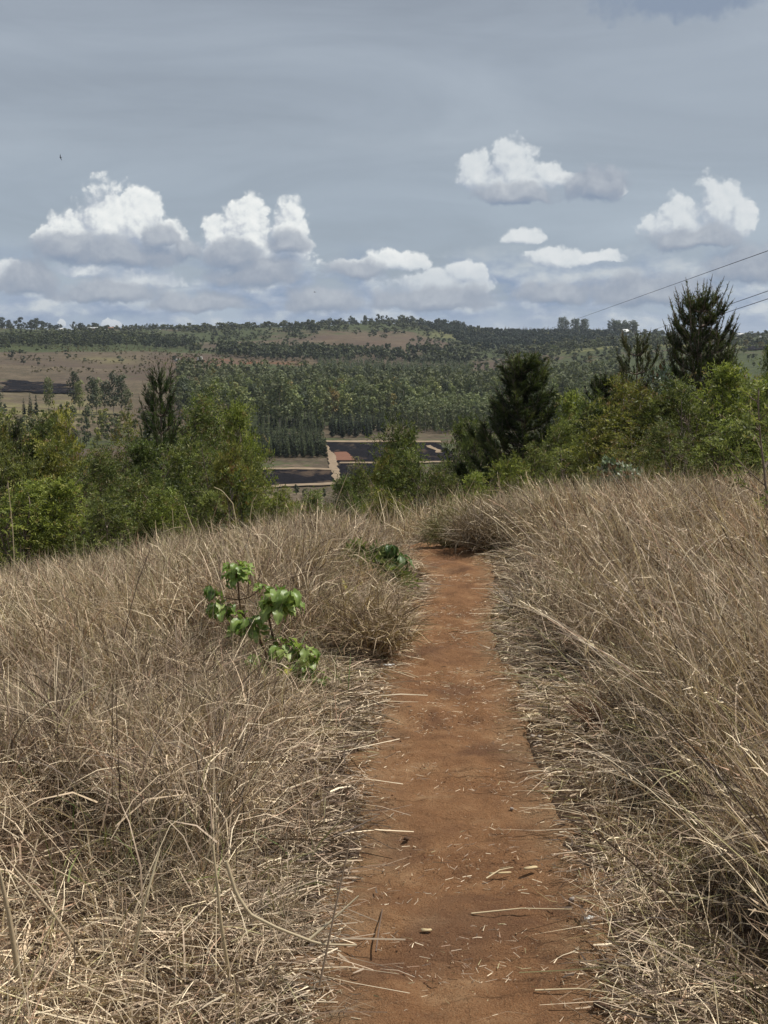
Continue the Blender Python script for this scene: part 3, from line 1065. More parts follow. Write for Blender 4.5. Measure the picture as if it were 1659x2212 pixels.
G_L = 'bushes of the thicket left of the path'
G_R = 'bushes on the slope right of the path'
G_C = 'shrubs where the path drops away'
NEAR = [
    # left, back row
    ('wattle', -25, 925, 26, 170, 'olive', 'olive wattle bush cut by the left picture edge, behind the thicket', G_L),
    ('young_pine', 38, 918, 26, 70, None, 'small pine with upright tips at the far left of the thicket', 'pines'),
    ('wattle', 95, 925, 27, 150, 'dark', 'dark wattle bush between the small left pine and the yellow flowering bush', G_L),
    ('wattle', 150, 908, 30, 140, 'yellow', 'yellowish bush at the back of the left thicket', G_L),
    ('open', 255, 896, 28, 140, 'olive', 'airy olive tree with bare stems standing above the left thicket', G_L),
    ('young_pine', 352, 805, 27, 150, None, 'young pine with a tall brown leader rising from the left thicket', 'pines'),
    ('open', 410, 872, 31, 180, None, 'mid green tree just right of the young pine in the thicket', G_L),
    ('open', 462, 835, 33, 195, 'bright', 'tallest bright green wattle of the left thicket', G_L),
    ('wattle', 500, 892, 30, 135, 'bright', 'light green wattle on the right shoulder of the tallest one', G_L),
    ('wattle', 515, 985, 28, 95, None, 'last low wattle of the left thicket, beside the young pine stand', G_L),
    # left, middle row
    ('wattle', 15, 985, 22, 180, None, 'green bush below the small pine at the left edge', G_L),
    ('wattle', 115, 965, 23, 170, 'olive', 'brownish green bush below the yellowish bush', G_L),
    ('open', 190, 985, 21, 160, None, 'thin bush with visible twigs in the middle of the left thicket', G_L),
    ('wattle', 292, 965, 22, 160, 'dark', 'dark green bush left of the foot of the young pine', G_L),
    ('wattle', 385, 965, 23, 160, None, 'green bush covering the foot of the young pine', G_L),
    ('open', 468, 935, 22, 150, None, 'leafy tree with dark stems under the tallest wattle', G_L),
    ('wattle', 496, 980, 21, 105, 'olive', 'olive bush at the right end of the middle of the thicket', G_L),
    # left, front row
    ('wattle', 30, 1055, 17.5, 190, 'bright', 'bright green bush in the lower left corner of the thicket', G_L),
    ('wattle', 135, 1045, 18, 180, 'bright', 'bright green bush second from the left along the dry grass', G_L),
    ('wattle', 225, 1080, 17, 150, None, 'dull green bush with gaps along the dry grass', G_L),
    ('wattle', 305, 1050, 18, 150, None, 'rounded green bush in front of the dark green one', G_L),
    ('wattle', 390, 1068, 17.5, 150, 'bright', 'fresh green bush in front of the young pine', G_L),
    ('slender', 502, 1000, 17, 80, None, 'slender yellow green shrub at the right front of the thicket', G_L),
    ('wattle', 455, 1075, 17.5, 120, None, 'low bush left of the slender yellow green shrub', G_L),
    ('wattle', 530, 1085, 18, 75, None, 'low bush right of the slender yellow green shrub', G_L),
    # centre
    ('wattle', 600, 1078, 22, 100, 'bright', 'low light green shrub below the left burnt field', G_C),
    ('wattle', 672, 1080, 24, 110, None, 'low shrub below the pale track junction', G_C),
    ('wattle', 735, 1052, 26, 90, 'dark', 'dark low shrub in front of the smallest burnt field', G_C),
    ('open', 788, 1020, 29, 85, None, 'thin young tree in front of the middle burnt field', G_C),
    ('wattle', 872, 942, 44, 150, 'dark', 'dark rounded tree covering the right end of the burnt fields', G_C),
    ('wattle', 832, 1010, 34, 90, 'olive', 'olive bush at the left foot of the dark rounded tree', G_C),
    ('wattle', 900, 1000, 31, 135, None, 'green bush in front of the dark rounded tree', G_C),
    ('wattle', 985, 940, 47, 150, 'dark', 'dark bushy tree left of the big dense pine', G_C),
    ('wattle', 1030, 945, 44, 115, 'dark', 'dark bush touching the left side of the big dense pine', G_C),
    ('wattle', 955, 1035, 25, 110, None, 'low bush above the bend of the path', G_C),
    ('wattle', 840, 1072, 23, 110, 'olive', 'low bush left of the bend of the path', G_C),
    ('wattle', 1020, 1040, 21, 100, 'bright', 'fresh green shrub just right of the bend', G_C),
    # right
    ('dense_pine', 1130, 776, 38, 255, None, 'big dense dark pine right of the valley view', 'pines'),
    ('wattle', 1085, 1003, 19, 115, 'bright', 'bright green bush at the foot of the big dense pine', G_R),
    ('wattle', 1165, 985, 21, 115, None, 'bush with yellow tips right of the bright one at the pine foot', G_R),
    ('wattle', 1215, 985, 23, 115, 'dark', 'dark bush in the gap between the big pine and the right bushes', G_R),
    ('wattle', 1245, 875, 29, 115, 'bright', 'light green bush standing alone right of the big pine', G_R),
    ('dense_pine', 1300, 818, 34, 190, 'dark', 'dark half hidden pine behind the light green bush', 'pines'),
    ('open_pine', 1368, 728, 33, 150, None, 'open brownish pine left of the tallest pine', 'pines'),
    ('candle_pine', 1500, 640, 31, 185, None, 'tallest pine with upright candle tips against the sky', 'pines'),
    ('dense_pine', 1560, 770, 31, 110, None, 'lower pine leaning on the right side of the tallest pine', 'pines'),
    ('wattle', 1275, 880, 28, 150, 'dark', 'dark leafy bush filling the space right of the light green one', G_R),
    ('wattle', 1355, 852, 28, 150, 'olive', 'olive bush in front of the open brownish pine', G_R),
    ('wattle', 1195, 930, 27, 120, None, 'green bush against the right flank of the big dense pine', G_R),
    ('wattle', 1655, 772, 30, 90, 'dark', 'dark tree top at the right edge', G_R),
    ('glossy', 1425, 780, 26, 130, None, 'eucalyptus sapling with silvery glossy leaves below the tallest pine', G_R),
    ('wattle', 1310, 905, 22, 175, 'olive', 'wide olive bush left of the middle of the right slope', G_R),
    ('wattle', 1395, 865, 22, 170, 'olive', 'bush with yellow specks below the eucalyptus sapling', G_R),
    ('wattle', 1475, 850, 21.5, 165, None, 'yellow green bush below the tallest pine', G_R),
    ('wattle', 1555, 815, 23, 170, 'bright', 'bright green bush right of the tallest pine', G_R),
    ('wattle', 1640, 822, 22, 170, 'bright', 'bright bush running out of the right picture edge', G_R),
    ('wattle', 1730, 800, 22, 170, None, 'bush beyond the right picture edge', G_R),
    ('open', 1370, 935, 19, 150, 'olive', 'twiggy bush behind the pale leaved shrub', G_R),
    ('open', 1455, 930, 18, 150, None, 'twiggy bush with dark stems on the edge of the tall grass', G_R),
    ('wattle', 1560, 925, 18, 170, None, 'green bush on the edge of the tall grass at right', G_R),
    ('wattle', 1655, 915, 18, 150, None, 'lower bush at the right picture edge above the tall grass', G_R),
    ('coppice', 1345, 998, 14.5, 150, None, 'low shrub with pale glossy leaves standing in the tall grass', G_R),
]
for a in NEAR:
    plant(*a)

# ------------------------------------------------------------------ valley and hill trees
def leaf_quads(geo, centre, n, spread, size, col):
    p = centre + rand_dirs(n) * (rng.uniform(.25, 1, (n, 1)) ** .5) * spread
    nrm = norm(rand_dirs(n) * .8 + norm(p - centre) * 1.1 + np.array([0, 0, .35]))
    a = norm(np.cross(nrm, rand_dirs(n)))
    b = np.cross(nrm, a)
    s = size * rng.uniform(.55, 1.2, (n, 1))
    v = np.stack([p - a * s, p + b * s * .6, p + a * s, p - b * s * .6], 1).reshape(-1, 3)
    q = np.arange(n)[:, None] * 4 + [[0, 1, 2, 3]]
    geo.add(v, q, np.repeat(col, 4, 0))


def gum(seed, H=18, lowest=.38, clumps=15, per=20, wide=.18, leaf=.62):
    global rng
    keep, rng = rng, np.random.default_rng(seed)
    w, g = Geo(), Geo()
    w.tube([[0, 0, 0], [U(-.3, .3), U(-.3, .3), H * .5], [U(-.5, .5), U(-.5, .5), H * .93]], [.22, .15, .05], (1, 1, 1), 5)
    for i in range(clumps):
        h = lowest + (1 - lowest) * (i + U(0, 1)) / clumps
        r = H * wide * (math.sin(math.pi * (h - lowest + .12) / (1.16 - lowest)) ** .7) * U(.3, 1.0)
        a = U(0, 6.28)
        c = np.array([math.cos(a) * r, math.sin(a) * r, h * H])
        if i % 2 == 0:
            w.tube([[0, 0, c[2] - H * .08], c * .98], [.06, .02], (1, 1, 1), 3)
        leaf_quads(g, c, per, np.array([2.1, 2.1, 1.6]) * H / 18, leaf * H / 18, palette(per, [(.080, .098, .043), (.12, .137, .060), (.168, .176, .080)], [.35, .4, .25]) * U(.82, 1.18))
    rng = keep
    return w, g


def broad(seed, H=12, clumps=10, per=22, leaf=.070, cols=((.046, .058, .026), (.088, .102, .044), (.14, .15, .064))):
    global rng
    keep, rng = rng, np.random.default_rng(seed)
    w, g = Geo(), Geo()
    w.tube([[0, 0, 0], [U(-.3, .3), U(-.3, .3), H * .6]], [.25, .08], (1, 1, 1), 5)
    for i in range(clumps):
        a = U(0, 6.28)
        h = U(.28, .9)
        r = H * .30 * math.sin(math.pi * h) ** .6 * U(.2, 1)
        leaf_quads(g, np.array([math.cos(a) * r, math.sin(a) * r, h * H]), per, np.array([.14, .14, .12]) * H, leaf * H, palette(per, cols, [.4, .4, .2]) * U(.75, 1.25))
    rng = keep
    return w, g


def conifer(seed, H=9, n=150, wide=.17, cols=((.044, .058, .030), (.078, .098, .046), (.125, .142, .066))):
    global rng
    keep, rng = rng, np.random.default_rng(seed)
    w, g = Geo(), Geo()
    w.tube([[0, 0, 0], [0, 0, H * .97]], [.11, .02], (1, 1, 1), 4)
    h = .04 + .96 * rng.uniform(0, 1, n) ** 1.25
    a = rng.uniform(0, 6.28, n)
    L = H * wide * (1 - h) ** .75 * rng.uniform(.6, 1.1, n) + .15
    o = np.stack([np.cos(a), np.sin(a), rng.uniform(.1, .7, n)], 1)
    p = np.stack([0 * h, 0 * h, h * H], 1)
    tip = p + o * L[:, None]
    sd = np.stack([-np.sin(a), np.cos(a), 0 * a], 1) * (L * .34 + .06)[:, None]
    mid = p + o * (L * .5)[:, None] - np.array([0, 0, .12])
    v = np.stack([p, mid - sd, tip, mid + sd], 1).reshape(-1, 3)
    g.add(v, np.arange(n)[:, None] * 4 + [[0, 1, 2, 3]], np.repeat(palette(n, cols, [.4, .4, .2]), 4, 0))
    rng = keep
    return w, g


def arrays(g):
    return np.concatenate(g.v), np.concatenate(g.f), np.concatenate(g.c)


KINDS = {
    'eucalyptus_tree': [gum(300 + i, 18, .24 + .05 * i, 12, 34, .17, .72) for i in range(4)],
    'gum_mass': [gum(310 + i, 18, .15, 8, 12, .19, 1.3) for i in range(4)],
    'tall_eucalyptus': [gum(320 + i, 20, .25, 26, 26, .14, .55) for i in range(3)],
    'broadleaf_tree': [broad(340 + i) for i in range(4)],
    'plantation_pine': [conifer(360 + i, 9, 150, .17) for i in range(3)],
    'conifer_low': [conifer(364 + i, 9, 60, .24) for i in range(3)],
    'ridge_pine': [conifer(370 + i, 16, 90, .20, ((.014, .022, .014), (.024, .036, .020), (.040, .052, .028))) for i in range(3)],
    'broad_low': [broad(400 + i, 11.5, 6, 9, .15) for i in range(4)],
    'young_tree': [gum(380 + i, 11, .10, 10, 22, .15, .95) for i in range(3)],
    'shrub': [broad(390 + i, 3.2, 4, 6, .24) for i in range(4)],
}
KH = {'eucalyptus_tree': 18, 'gum_mass': 18, 'tall_eucalyptus': 20, 'broadleaf_tree': 11.5, 'broad_low': 11.5, 'plantation_pine': 9, 'conifer_low': 9, 'ridge_pine': 16, 'young_tree': 11, 'shrub': 3.2}
KMESH = {}
for kk, vs in KINDS.items():
    KMESH[kk] = []
    for w, g in vs:
        bark = M_PALEBARK if 'eucal' in kk or kk == 'young_tree' else M_BARK
        KMESH[kk].append((w.mesh('trunk', bark, True), g.mesh('crown', M_FAR)))
FARTONE = {}


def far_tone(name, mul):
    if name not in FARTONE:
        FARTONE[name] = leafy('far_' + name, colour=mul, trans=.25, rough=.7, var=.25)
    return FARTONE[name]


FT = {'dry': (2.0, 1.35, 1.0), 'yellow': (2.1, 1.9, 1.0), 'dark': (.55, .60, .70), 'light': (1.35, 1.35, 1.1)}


def tree_at(kind, name, x, y, H, label, cat, group, tn=None, wide=1.0):
    vs = KMESH[kind]
    w, g = vs[rng.integers(len(vs))]
    s = H / KH[kind]
    z = float(z_ground(x, y))
    t = thing(name, label, cat, (x, y, z - .15), U(0, 6.28), group, (s * wide * U(.88, 1.12), s * wide * U(.88, 1.12), s))
    link('trunk', w, t)
    c = link('crown', g, t)
    if tn:
        c.material_slots[0].link = 'OBJECT'
        c.material_slots[0].material = far_tone(tn, FT[tn])
    return t


def wood_stuff(name, kind, xs, ys, Hs, mat=None, wide=1.0):
    """a far wood that reads as one mass: all its trees, as one object"""
    vs = [arrays(g) for w, g in KINDS[kind]]
    vv, ff, cc, n = [], [], [], 0
    zs = z_ground(np.asarray(xs), np.asarray(ys))
    for x, y, z, H in zip(xs, ys, zs, Hs):
        v, f, c = vs[rng.integers(len(vs))]
        s, a = H / KH[kind], U(0, 6.28)
        q = v * s * np.array([wide, wide, 1])
        q = np.stack([q[:, 0] * math.cos(a) - q[:, 1] * math.sin(a) + x, q[:, 0] * math.sin(a) + q[:, 1] * math.cos(a) + y, q[:, 2] + z - .15], 1)
        vv.append(q); ff.append(f + n); cc.append(c * U(.72, 1.3))
        n += len(v)
    me = mesh_np(name, np.concatenate(vv), np.concatenate(ff), mat or M_FAR, np.concatenate(cc))
    return link(name, me, kind='stuff')


def scatter(n, X0, X1, D0, D1, jitter_rows=False, spacing=0.0, keep=None):
    """ground points spread evenly over an area given by picture columns and distances"""
    out = []
    tries = 0
    grid = {}
    while len(out) < n and tries < n * 30:
        tries += 1
        D = math.sqrt(U(D0 ** 2, D1 ** 2))
        X = U(X0, X1)
        if keep is not None and not keep(X, D):
            continue
        x, y, _ = at_px(X, D)
        if spacing:
            c = (int(x // spacing), int(y // spacing))
            if any((x - a) ** 2 + (y - b) ** 2 < spacing ** 2 for i in (-1, 0, 1) for j in (-1, 0, 1) for a, b in grid.get((c[0] + i, c[1] + j), [])):
                continue
            grid.setdefault(c, []).append((x, y))
        out.append((x, y))
    return out


# tall gums of the valley stand
gum_front = lambda X: np.interp(X, [380, 560, 600, 700, 820, 900, 1050, 1150, 1350], [640, 600, 592, 592, 610, 700, 760, 720, 680])
pts = scatter(1000, 390, 1340, 590, 1010, spacing=7.5, keep=lambda X, D: D > gum_front(X) + 15 * fbm(X / 30, D / 30, 2, 77))
pts.sort(key=lambda p: p[1])
for x, y in pts[:290]:
    tree_at('eucalyptus_tree', 'eucalyptus_tree', x, y, U(11.5, 20.5), 'eucalyptus tree of the dense grey green stand across the valley', 'tree', 'eucalyptus stand in the valley',
            rng.choice(['light', 'dark', 'dry', None, None, None, 'light'], p=[.2, .15, .05, .2, .15, .15, .1]), U(.85, 1.3))
wood_stuff('eucalyptus_forest', 'gum_mass', [p[0] for p in pts[290:]], [p[1] for p in pts[290:]], U(11, 19.5, len(pts) - 290))
# single gums that stand out
GUMS = [(606, 588, 27, None, 'tall eucalyptus with a long pale trunk in front of the stand'), (618, 592, 24, None, 'second pale trunked eucalyptus beside the tallest one'),
        (112, 640, 18, 'light', 'round topped pale eucalyptus left of the row above the thicket'), (168, 650, 21, 'dark', 'dark eucalyptus left end of the row in front of the burnt field'),
        (178, 640, 17, 'light', 'lower eucalyptus with pale crown in the row'), (204, 630, 20, 'dark', 'bare stemmed eucalyptus in the middle of the row'),
        (214, 635, 19, None, 'eucalyptus with twin pale trunks in the row'), (232, 650, 17, 'dark', 'dark eucalyptus right of the twin trunks'),
        (250, 640, 22, 'dark', 'tallest eucalyptus at the right of the row'), (268, 645, 21, 'dark', 'eucalyptus at the right end of the row'),
        (282, 640, 14, None, 'small eucalyptus at the foot of the row end'), (4, 620, 14, 'dark', 'eucalyptus at the left edge beside the burnt field'),
        (330, 700, 15, 'light', 'lone pale eucalyptus between the row and the stand')]
for X, D, H, tn, lb in GUMS:
    x, y, _ = at_px(X, D)
    tree_at('tall_eucalyptus', 'tall_eucalyptus', x, y, H, lb, 'tree', 'single tall eucalyptus trees in the valley', tn)
# pine blocks beside the burnt fields
pts = scatter(230, 545, 712, 452, 520, spacing=2.7, keep=lambda X, D: X < np.interp(D, [452, 520], [708, 690]))
for x, y in pts:
    tree_at('plantation_pine', 'plantation_pine', x, y, U(7, 9.5), 'young pine of the square stand left of the burnt fields', 'tree', 'square pine stand')
pts = scatter(24, 716, 806, 543, 572, spacing=3.0)
for x, y in pts:
    tree_at('plantation_pine', 'plantation_pine', x, y, U(8, 11), 'dark pine of the short row behind the burnt field', 'tree', 'pine row behind the burnt field', 'dark')
pts = scatter(130, 560, 830, 575, 604, spacing=4.0, keep=lambda X, D: X > 640 or D > 590)
for x, y in pts[:90]:
    tree_at('plantation_pine', 'plantation_pine', x, y, U(7, 10), 'pine along the front edge of the eucalyptus stand', 'tree', 'pines in front of the eucalyptus stand')
# even aged young trees right of the centre
pts = scatter(760, 820, 1300, 560, 745, spacing=4.0, keep=lambda X, D: D > np.interp(X, [820, 900, 1000, 1100], [640, 575, 560, 500]))
pts.sort(key=lambda p: p[1])
for x, y in pts[:280]:
    tree_at('young_tree', 'young_tree', x, y, U(7.5, 12.5), 'young tree of the even plantation right of the valley centre', 'tree', 'even young plantation')
wood_stuff('young_plantation', 'gum_mass', [p[0] for p in pts[280:]], [p[1] for p in pts[280:]], U(9, 12, max(0, len(pts) - 280)))
# trees and shrubs on the slope under the near bushes, and in the valley bottom
pts = scatter(70, 560, 1060, 70, 340, spacing=4, keep=lambda X, D: D > 120 or X > 800)
for x, y in pts:
    D = y
    tree_at('broadleaf_tree', 'slope_tree', x, y, min(U(3.2, 5.5), 2.4 + D * .012) * (1.0 if D < 170 else .5), 'small green tree on the slope below the near shrubs', 'tree', 'small trees on the slope')
for X, D, H, lb in [(770, 350, 5, 'small dark tree inside the middle burnt field'), (790, 352, 6, 'taller dark tree inside the middle burnt field'), (640, 330, 3.2, 'shrub at the edge of the left burnt field'),
                    (700, 318, 3.0, 'shrub below the pale track'), (820, 360, 4.5, 'shrub at the right end of the middle burnt field')]:
    x, y, _ = at_px(X, D)
    tree_at('broadleaf_tree', 'valley_shrub', x, y, H, lb, 'shrub', 'shrubs by the burnt fields', 'dark')
pts = scatter(150, -60, 420, 470, 620, spacing=5)
for x, y in pts:
    tn = rng.choice(['yellow', None, 'dark', 'light'], p=[.25, .35, .2, .2])
    tree_at('broadleaf_tree', 'valley_tree', x, y, U(3, 8), {'yellow': 'yellowish bushy tree in the valley left of the row', 'dark': 'dark bushy tree in the valley left', 'light': 'pale green bushy tree in the valley left'}.get(tn, 'green bushy tree in the valley left'),
            'tree', 'bushy trees in the left valley', tn)
# conifers at the left foot
for X, D, H in [(72, 610, 12), (85, 612, 11), (58, 615, 9), (150, 600, 8)]:
    x, y, _ = at_px(X, D)
    tree_at('plantation_pine', 'valley_pine', x, y, H, 'pointed dark conifer below the left burnt field', 'tree', 'dark conifers in the left valley', 'dark')
# wooded belt on the left slope
pts = scatter(560, -80, 440, 1340, 1760, spacing=7, keep=lambda X, D: D < 1760 - max(0, X - 250) * 1.0 and D > 1360 + max(0, X - 150) * .25)
pts.sort(key=lambda p: p[1])
for x, y in pts[:260]:
    tree_at('broadleaf_tree', 'belt_tree', x, y, U(9, 15), 'tree of the dark belt across the left hillside', 'tree', 'tree belt on the left hillside', rng.choice(['dark', None]))
wood_stuff('wooded_belt', 'broad_low', [p[0] for p in pts[260:]], [p[1] for p in pts[260:]], U(9, 14, max(0, len(pts) - 260)))
# far pine plantation behind the gums, rows of trees below the brown hillside
pts = scatter(650, 690, 1010, 1040, 1235, spacing=5)
wood_stuff('far_plantation', 'conifer_low', [p[0] for p in pts], [p[1] for p in pts], U(9, 12, len(pts)))
pts = scatter(420, 480, 1010, 1255, 1450, spacing=7, keep=lambda X, D: D > 1300 - (X - 480) * .08 and (X < 760 or fbm(X / 60, D / 60, 2, 5) > 0))
wood_stuff('hillside_wood', 'broad_low', [p[0] for p in pts], [p[1] for p in pts], U(9, 15, len(pts)))
# scrub on the far hillside, thicker in places
pts = scatter(1100, -120, 720, 1000, 1380, keep=lambda X, D: fbm(X / 50, D / 60, 3, 95) > U(-.15, .2))
wood_stuff('slope_scrub', 'shrub', [p[0] for p in pts], [p[1] for p in pts], U(.8, 2.6, len(pts)), far_tone('scrub', (1.1, .85, .75)), wide=1.6)
pts = scatter(3300, -100, 1700, 1080, 2290, keep=lambda X, D: fbm(X / 90, D / 160, 3, 88) * 1.3 + (.14 if X > 1120 else 0) + .16 * (D > 1400) - .30 * (690 < X < 900 and 1500 < D < 2050) > .06 * U(0, 2) and not (X < 640 and D < 1300 and U(0, 1) < .8))
wood_stuff('hillside_scrub', 'shrub', [p[0] for p in pts], [p[1] for p in pts], U(2.0, 6.5, len(pts)), wide=1.5)
pts = scatter(300, 1120, 1700, 950, 1900, spacing=10, keep=lambda X, D: fbm(X / 60, D / 120, 3, 91) > -.05)
for x, y in pts:
    tn = rng.choice([None, 'dark', 'light', 'dry'], p=[.4, .25, .25, .1])
    tree_at('broadleaf_tree', 'hill_tree', x, y, U(5, 11), {'dark': 'dark tree scattered on the right hillside', 'dry': 'dry brownish tree on the right hillside', 'light': 'pale tree scattered on the right hillside'}.get(tn, 'green tree scattered on the right hillside'),
            'tree', 'trees scattered on the right hillside', tn)
pts = scatter(1500, -100, 1700, 1330, 2290, spacing=7, keep=lambda X, D: fbm(X / 70, D / 130, 3, 98) + (.10 if X > 1150 else (.14 if D > 1900 else -.06) if 430 < X < 900 else 0) > .03 and cover_attr(np.array([(X - 829.5) / 2600 * D]), np.array([D]))[0, 0] > .5)
wood_stuff('far_wood', 'broad_low', [p[0] for p in pts], [p[1] for p in pts], U(4, 12, len(pts)), wide=1.6)
# gully wood between the two ridges; its dark tint also holds a cloud shadow
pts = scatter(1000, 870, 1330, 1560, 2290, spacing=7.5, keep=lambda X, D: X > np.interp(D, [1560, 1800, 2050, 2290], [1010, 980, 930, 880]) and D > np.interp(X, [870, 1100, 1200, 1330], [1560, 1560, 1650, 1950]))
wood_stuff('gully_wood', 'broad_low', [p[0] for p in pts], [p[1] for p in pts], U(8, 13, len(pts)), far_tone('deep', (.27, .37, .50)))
# trees on the skyline
def skyline(n, X0, X1, D0, D1, kind, H0, H1, label, group, tn=None, wide=1.0):
    for x, y in scatter(n, X0, X1, D0, D1, spacing=5):
        tree_at(kind, {'ridge_pine': 'ridge_pine', 'broadleaf_tree': 'skyline_tree'}.get(kind, 'skyline_eucalyptus'), x, y, U(H0, H1), label, 'tree', group, tn, wide)


SK = 'trees on the skyline'
skyline(26, -20, 112, 2000, 2200, 'broadleaf_tree', 11, 20, 'tree on the skyline at the far left', SK, 'dark')
skyline(10, 112, 145, 2100, 2250, 'broadleaf_tree', 9, 14, 'tree on the skyline left of the village roofs', SK, 'dark')
skyline(13, 165, 225, 2120, 2240, 'broadleaf_tree', 10, 17, 'tree on the skyline around the village roofs', SK, 'dark')
skyline(4, 235, 290, 2150, 2250, 'broadleaf_tree', 7, 11, 'small tree on the skyline right of the village roofs', SK, 'dark')
skyline(26, 300, 372, 2180, 2260, 'eucalyptus_tree', 9, 14, 'tree of the low skyline grove left of the bare ridge', SK, 'dark')
skyline(24, 430, 700, 2200, 2290, 'broadleaf_tree', 3, 8, 'low tree on the bare part of the ridge', SK)
skyline(80, 690, 930, 2180, 2290, 'broadleaf_tree', 8, 16, 'tree on the skyline above the brown hillside', SK, 'dark')
skyline(12, 855, 915, 2180, 2270, 'broadleaf_tree', 13, 20, 'tall rounded tree on the skyline above the brown hillside', SK)
skyline(26, 940, 1000, 2200, 2290, 'broadleaf_tree', 11, 20, 'dark crown on the skyline left of the notch', SK, 'dark')
skyline(30, 990, 1068, 2200, 2290, 'ridge_pine', 8, 13, 'dark conifer on the skyline left of the notch', SK)
skyline(130, 1085, 1310, 2120, 2290, 'ridge_pine', 10, 17, 'dark conifer of the plantation right of the notch', SK, 'dark', 1.25)
skyline(9, 1185, 1258, 2200, 2260, 'tall_eucalyptus', 27, 34, 'tall domed eucalyptus above the skyline plantation', SK, 'dark', 1.25)
skyline(26, 1305, 1365, 2200, 2280, 'eucalyptus_tree', 20, 29, 'tree of the tall skyline grove right of the plantation', SK, 'dark', 1.2)
skyline(40, 1365, 1700, 2220, 2290, 'broadleaf_tree', 6, 11, 'low tree on the skyline at right', SK, 'dark')
# a dark clump on the hillside
for x, y in scatter(16, 618, 690, 1700, 1880, spacing=6):
    tree_at('broadleaf_tree', 'clump_tree', x, y, U(10, 16), 'dark tree of the clump in the middle of the far hillside', 'tree', 'dark clump on the far hillside', 'dark')
# lone trees on the brown slope
for X, D, H, lb in [(38, 1130, 10, 'thin lone tree on the brown slope near the left edge'), (62, 1075, 8, 'dry bush above the left burnt field'), (92, 1070, 7, 'dark bush above the left burnt field'),
                    (385, 1160, 8, 'lone dark tree below the white shed'), (300, 1180, 5, 'low bush in the middle of the brown slope'), (660, 1180, 6, 'lone bush right of the red earth scar'),
                    (620, 1240, 5, 'small bush above the red earth scar'), (545, 1310, 8, 'lone tree right of the water tank'), (760, 1330, 12, 'conifer shaped tree at the foot of the brown hillside')]:
    x, y, _ = at_px(X, D)
    tree_at('broadleaf_tree', 'lone_tree', x, y, H, lb, 'tree', None, 'dark')

# ------------------------------------------------------------------ dry grass
STRAW = [(.82, .67, .45), (.61, .465, .31), (.44, .325, .22), (.27, .187, .125), (.46, .285, .18), (.37, .325, .15), (.10, .068, .048)]


def ribbons(p0, head, tilt, curl, length, width, K, twist, col, taper=True, wob=0.0):
    """curved tapering blades; returns verts, quads, colours"""
    n = len(p0)
    hx, hy = np.cos(head), np.sin(head)
    pts = np.zeros((n, K + 1, 3))
    pts[:, 0] = p0
    dirs = np.zeros((n, K + 1, 3))
    hd = head.copy()
    for k in range(K + 1):
        a = tilt + curl * (k / K)
        d = np.stack([np.sin(a) * np.cos(hd), np.sin(a) * np.sin(hd), np.cos(a)], 1)
        dirs[:, k] = d
        if k < K:
            pts[:, k + 1] = pts[:, k] + d * (length / K)[:, None]
        if wob:
            hd = hd + rng.normal(0, wob, n)
    side = np.stack([-hy, hx, 0 * hx], 1)[:, None].repeat(K + 1, 1)
    nr = np.cross(dirs, side)
    tw = twist[:, None] + np.linspace(0, .8, K + 1)[None]
    sd = side * np.cos(tw)[..., None] + nr * np.sin(tw)[..., None]
    s = np.linspace(0, 1, K + 1)
    w = (1 - 0.92 * s ** 2) if taper else (1 - 0.35 * s)
    off = sd * (width[:, None] * w[None] * .5)[..., None]
    v = np.stack([pts - off, pts + off], 2).reshape(-1, 3)
    base = (np.arange(n) * (K + 1) * 2)[:, None, None]
    k = (np.arange(K) * 2)[None, :, None]
    q = (base + k + np.array([0, 1, 3, 2])[None, None]).reshape(-1, 4)
    return v, q, np.repeat(col, (K + 1) * 2, 0), pts, dirs


class Quads:
    def __init__(s):
        s.v, s.f, s.c, s.n = [], [], [], 0

    def add(s, v, f, c):
        s.v.append(v); s.f.append(f + s.n); s.c.append(c); s.n += len(v)

    def link(s, name, mat):
        return link(name, mesh_np(name, np.concatenate(s.v), np.concatenate(s.f), mat, np.concatenate(s.c)), kind='stuff')


def sample_area(n, y0, y1, power=1.0, margin=0.8, slope=.36):
    """points on the near ground, thinning with distance"""
    a = 2 - power
    y = (U(0, 1, n) * (y1 ** a - y0 ** a) + y0 ** a) ** (1 / a) if abs(a) > 1e-6 else y0 * (y1 / y0) ** U(0, 1, n)
    x = U(-1, 1, n) * (slope * y + margin)
    return x, y


def trampled(x, y):
    """1 where the grass lies flat: the near left and a band along both edges of the path"""
    pd = path_dist(x, y)
    left = x < path_x(y)
    nl = .90 * smooth(3.55, 3.1, y + .25 * fbm(x * 2, y * 0 + 3, 2, 61)) * left
    band = np.where(left, .15 + .20 * smooth(6.5, 3.4, y), .24 + .14 * smooth(7.5, 3.8, y) + .22 * smooth(3.6, 2.6, y))
    wob = .16 * fbm(x * 1.7, y * 1.7, 3, 62)
    e = smooth(band + .14, band - .02, pd + wob)
    # opening on the right edge, half way up
    return np.clip(np.maximum(nl, e), 0, 1)


def sward_h(x, y):
    """how tall the standing tangle is"""
    left = x < path_x(y)
    pd = path_dist(x, y)
    h = np.where(left, .37, .42) + .42 * fbm(x * 1.3, y * 1.3, 3, 63)
    h = h * (0.35 + 0.65 * smooth(.10, .55, pd))
    h = h * np.interp(y, [4.5, 8], [1.0, .86]) * (1.12 - .62 * pits(x, y))
    return np.clip(h, .07, .75)


def pits(x, y):
    """hollows between the tussocks, where little stands and the dark soil shows"""
    sh = .07 * (x < path_x(y)) * smooth(6.2, 4.8, y)
    return smooth(.03 - sh, .12 - sh, fbm(x * 1.8 + 4, y * 2.3, 3, 69)) * smooth(.05, .3, path_dist(x, y)) * smooth(10, 6.5, y)


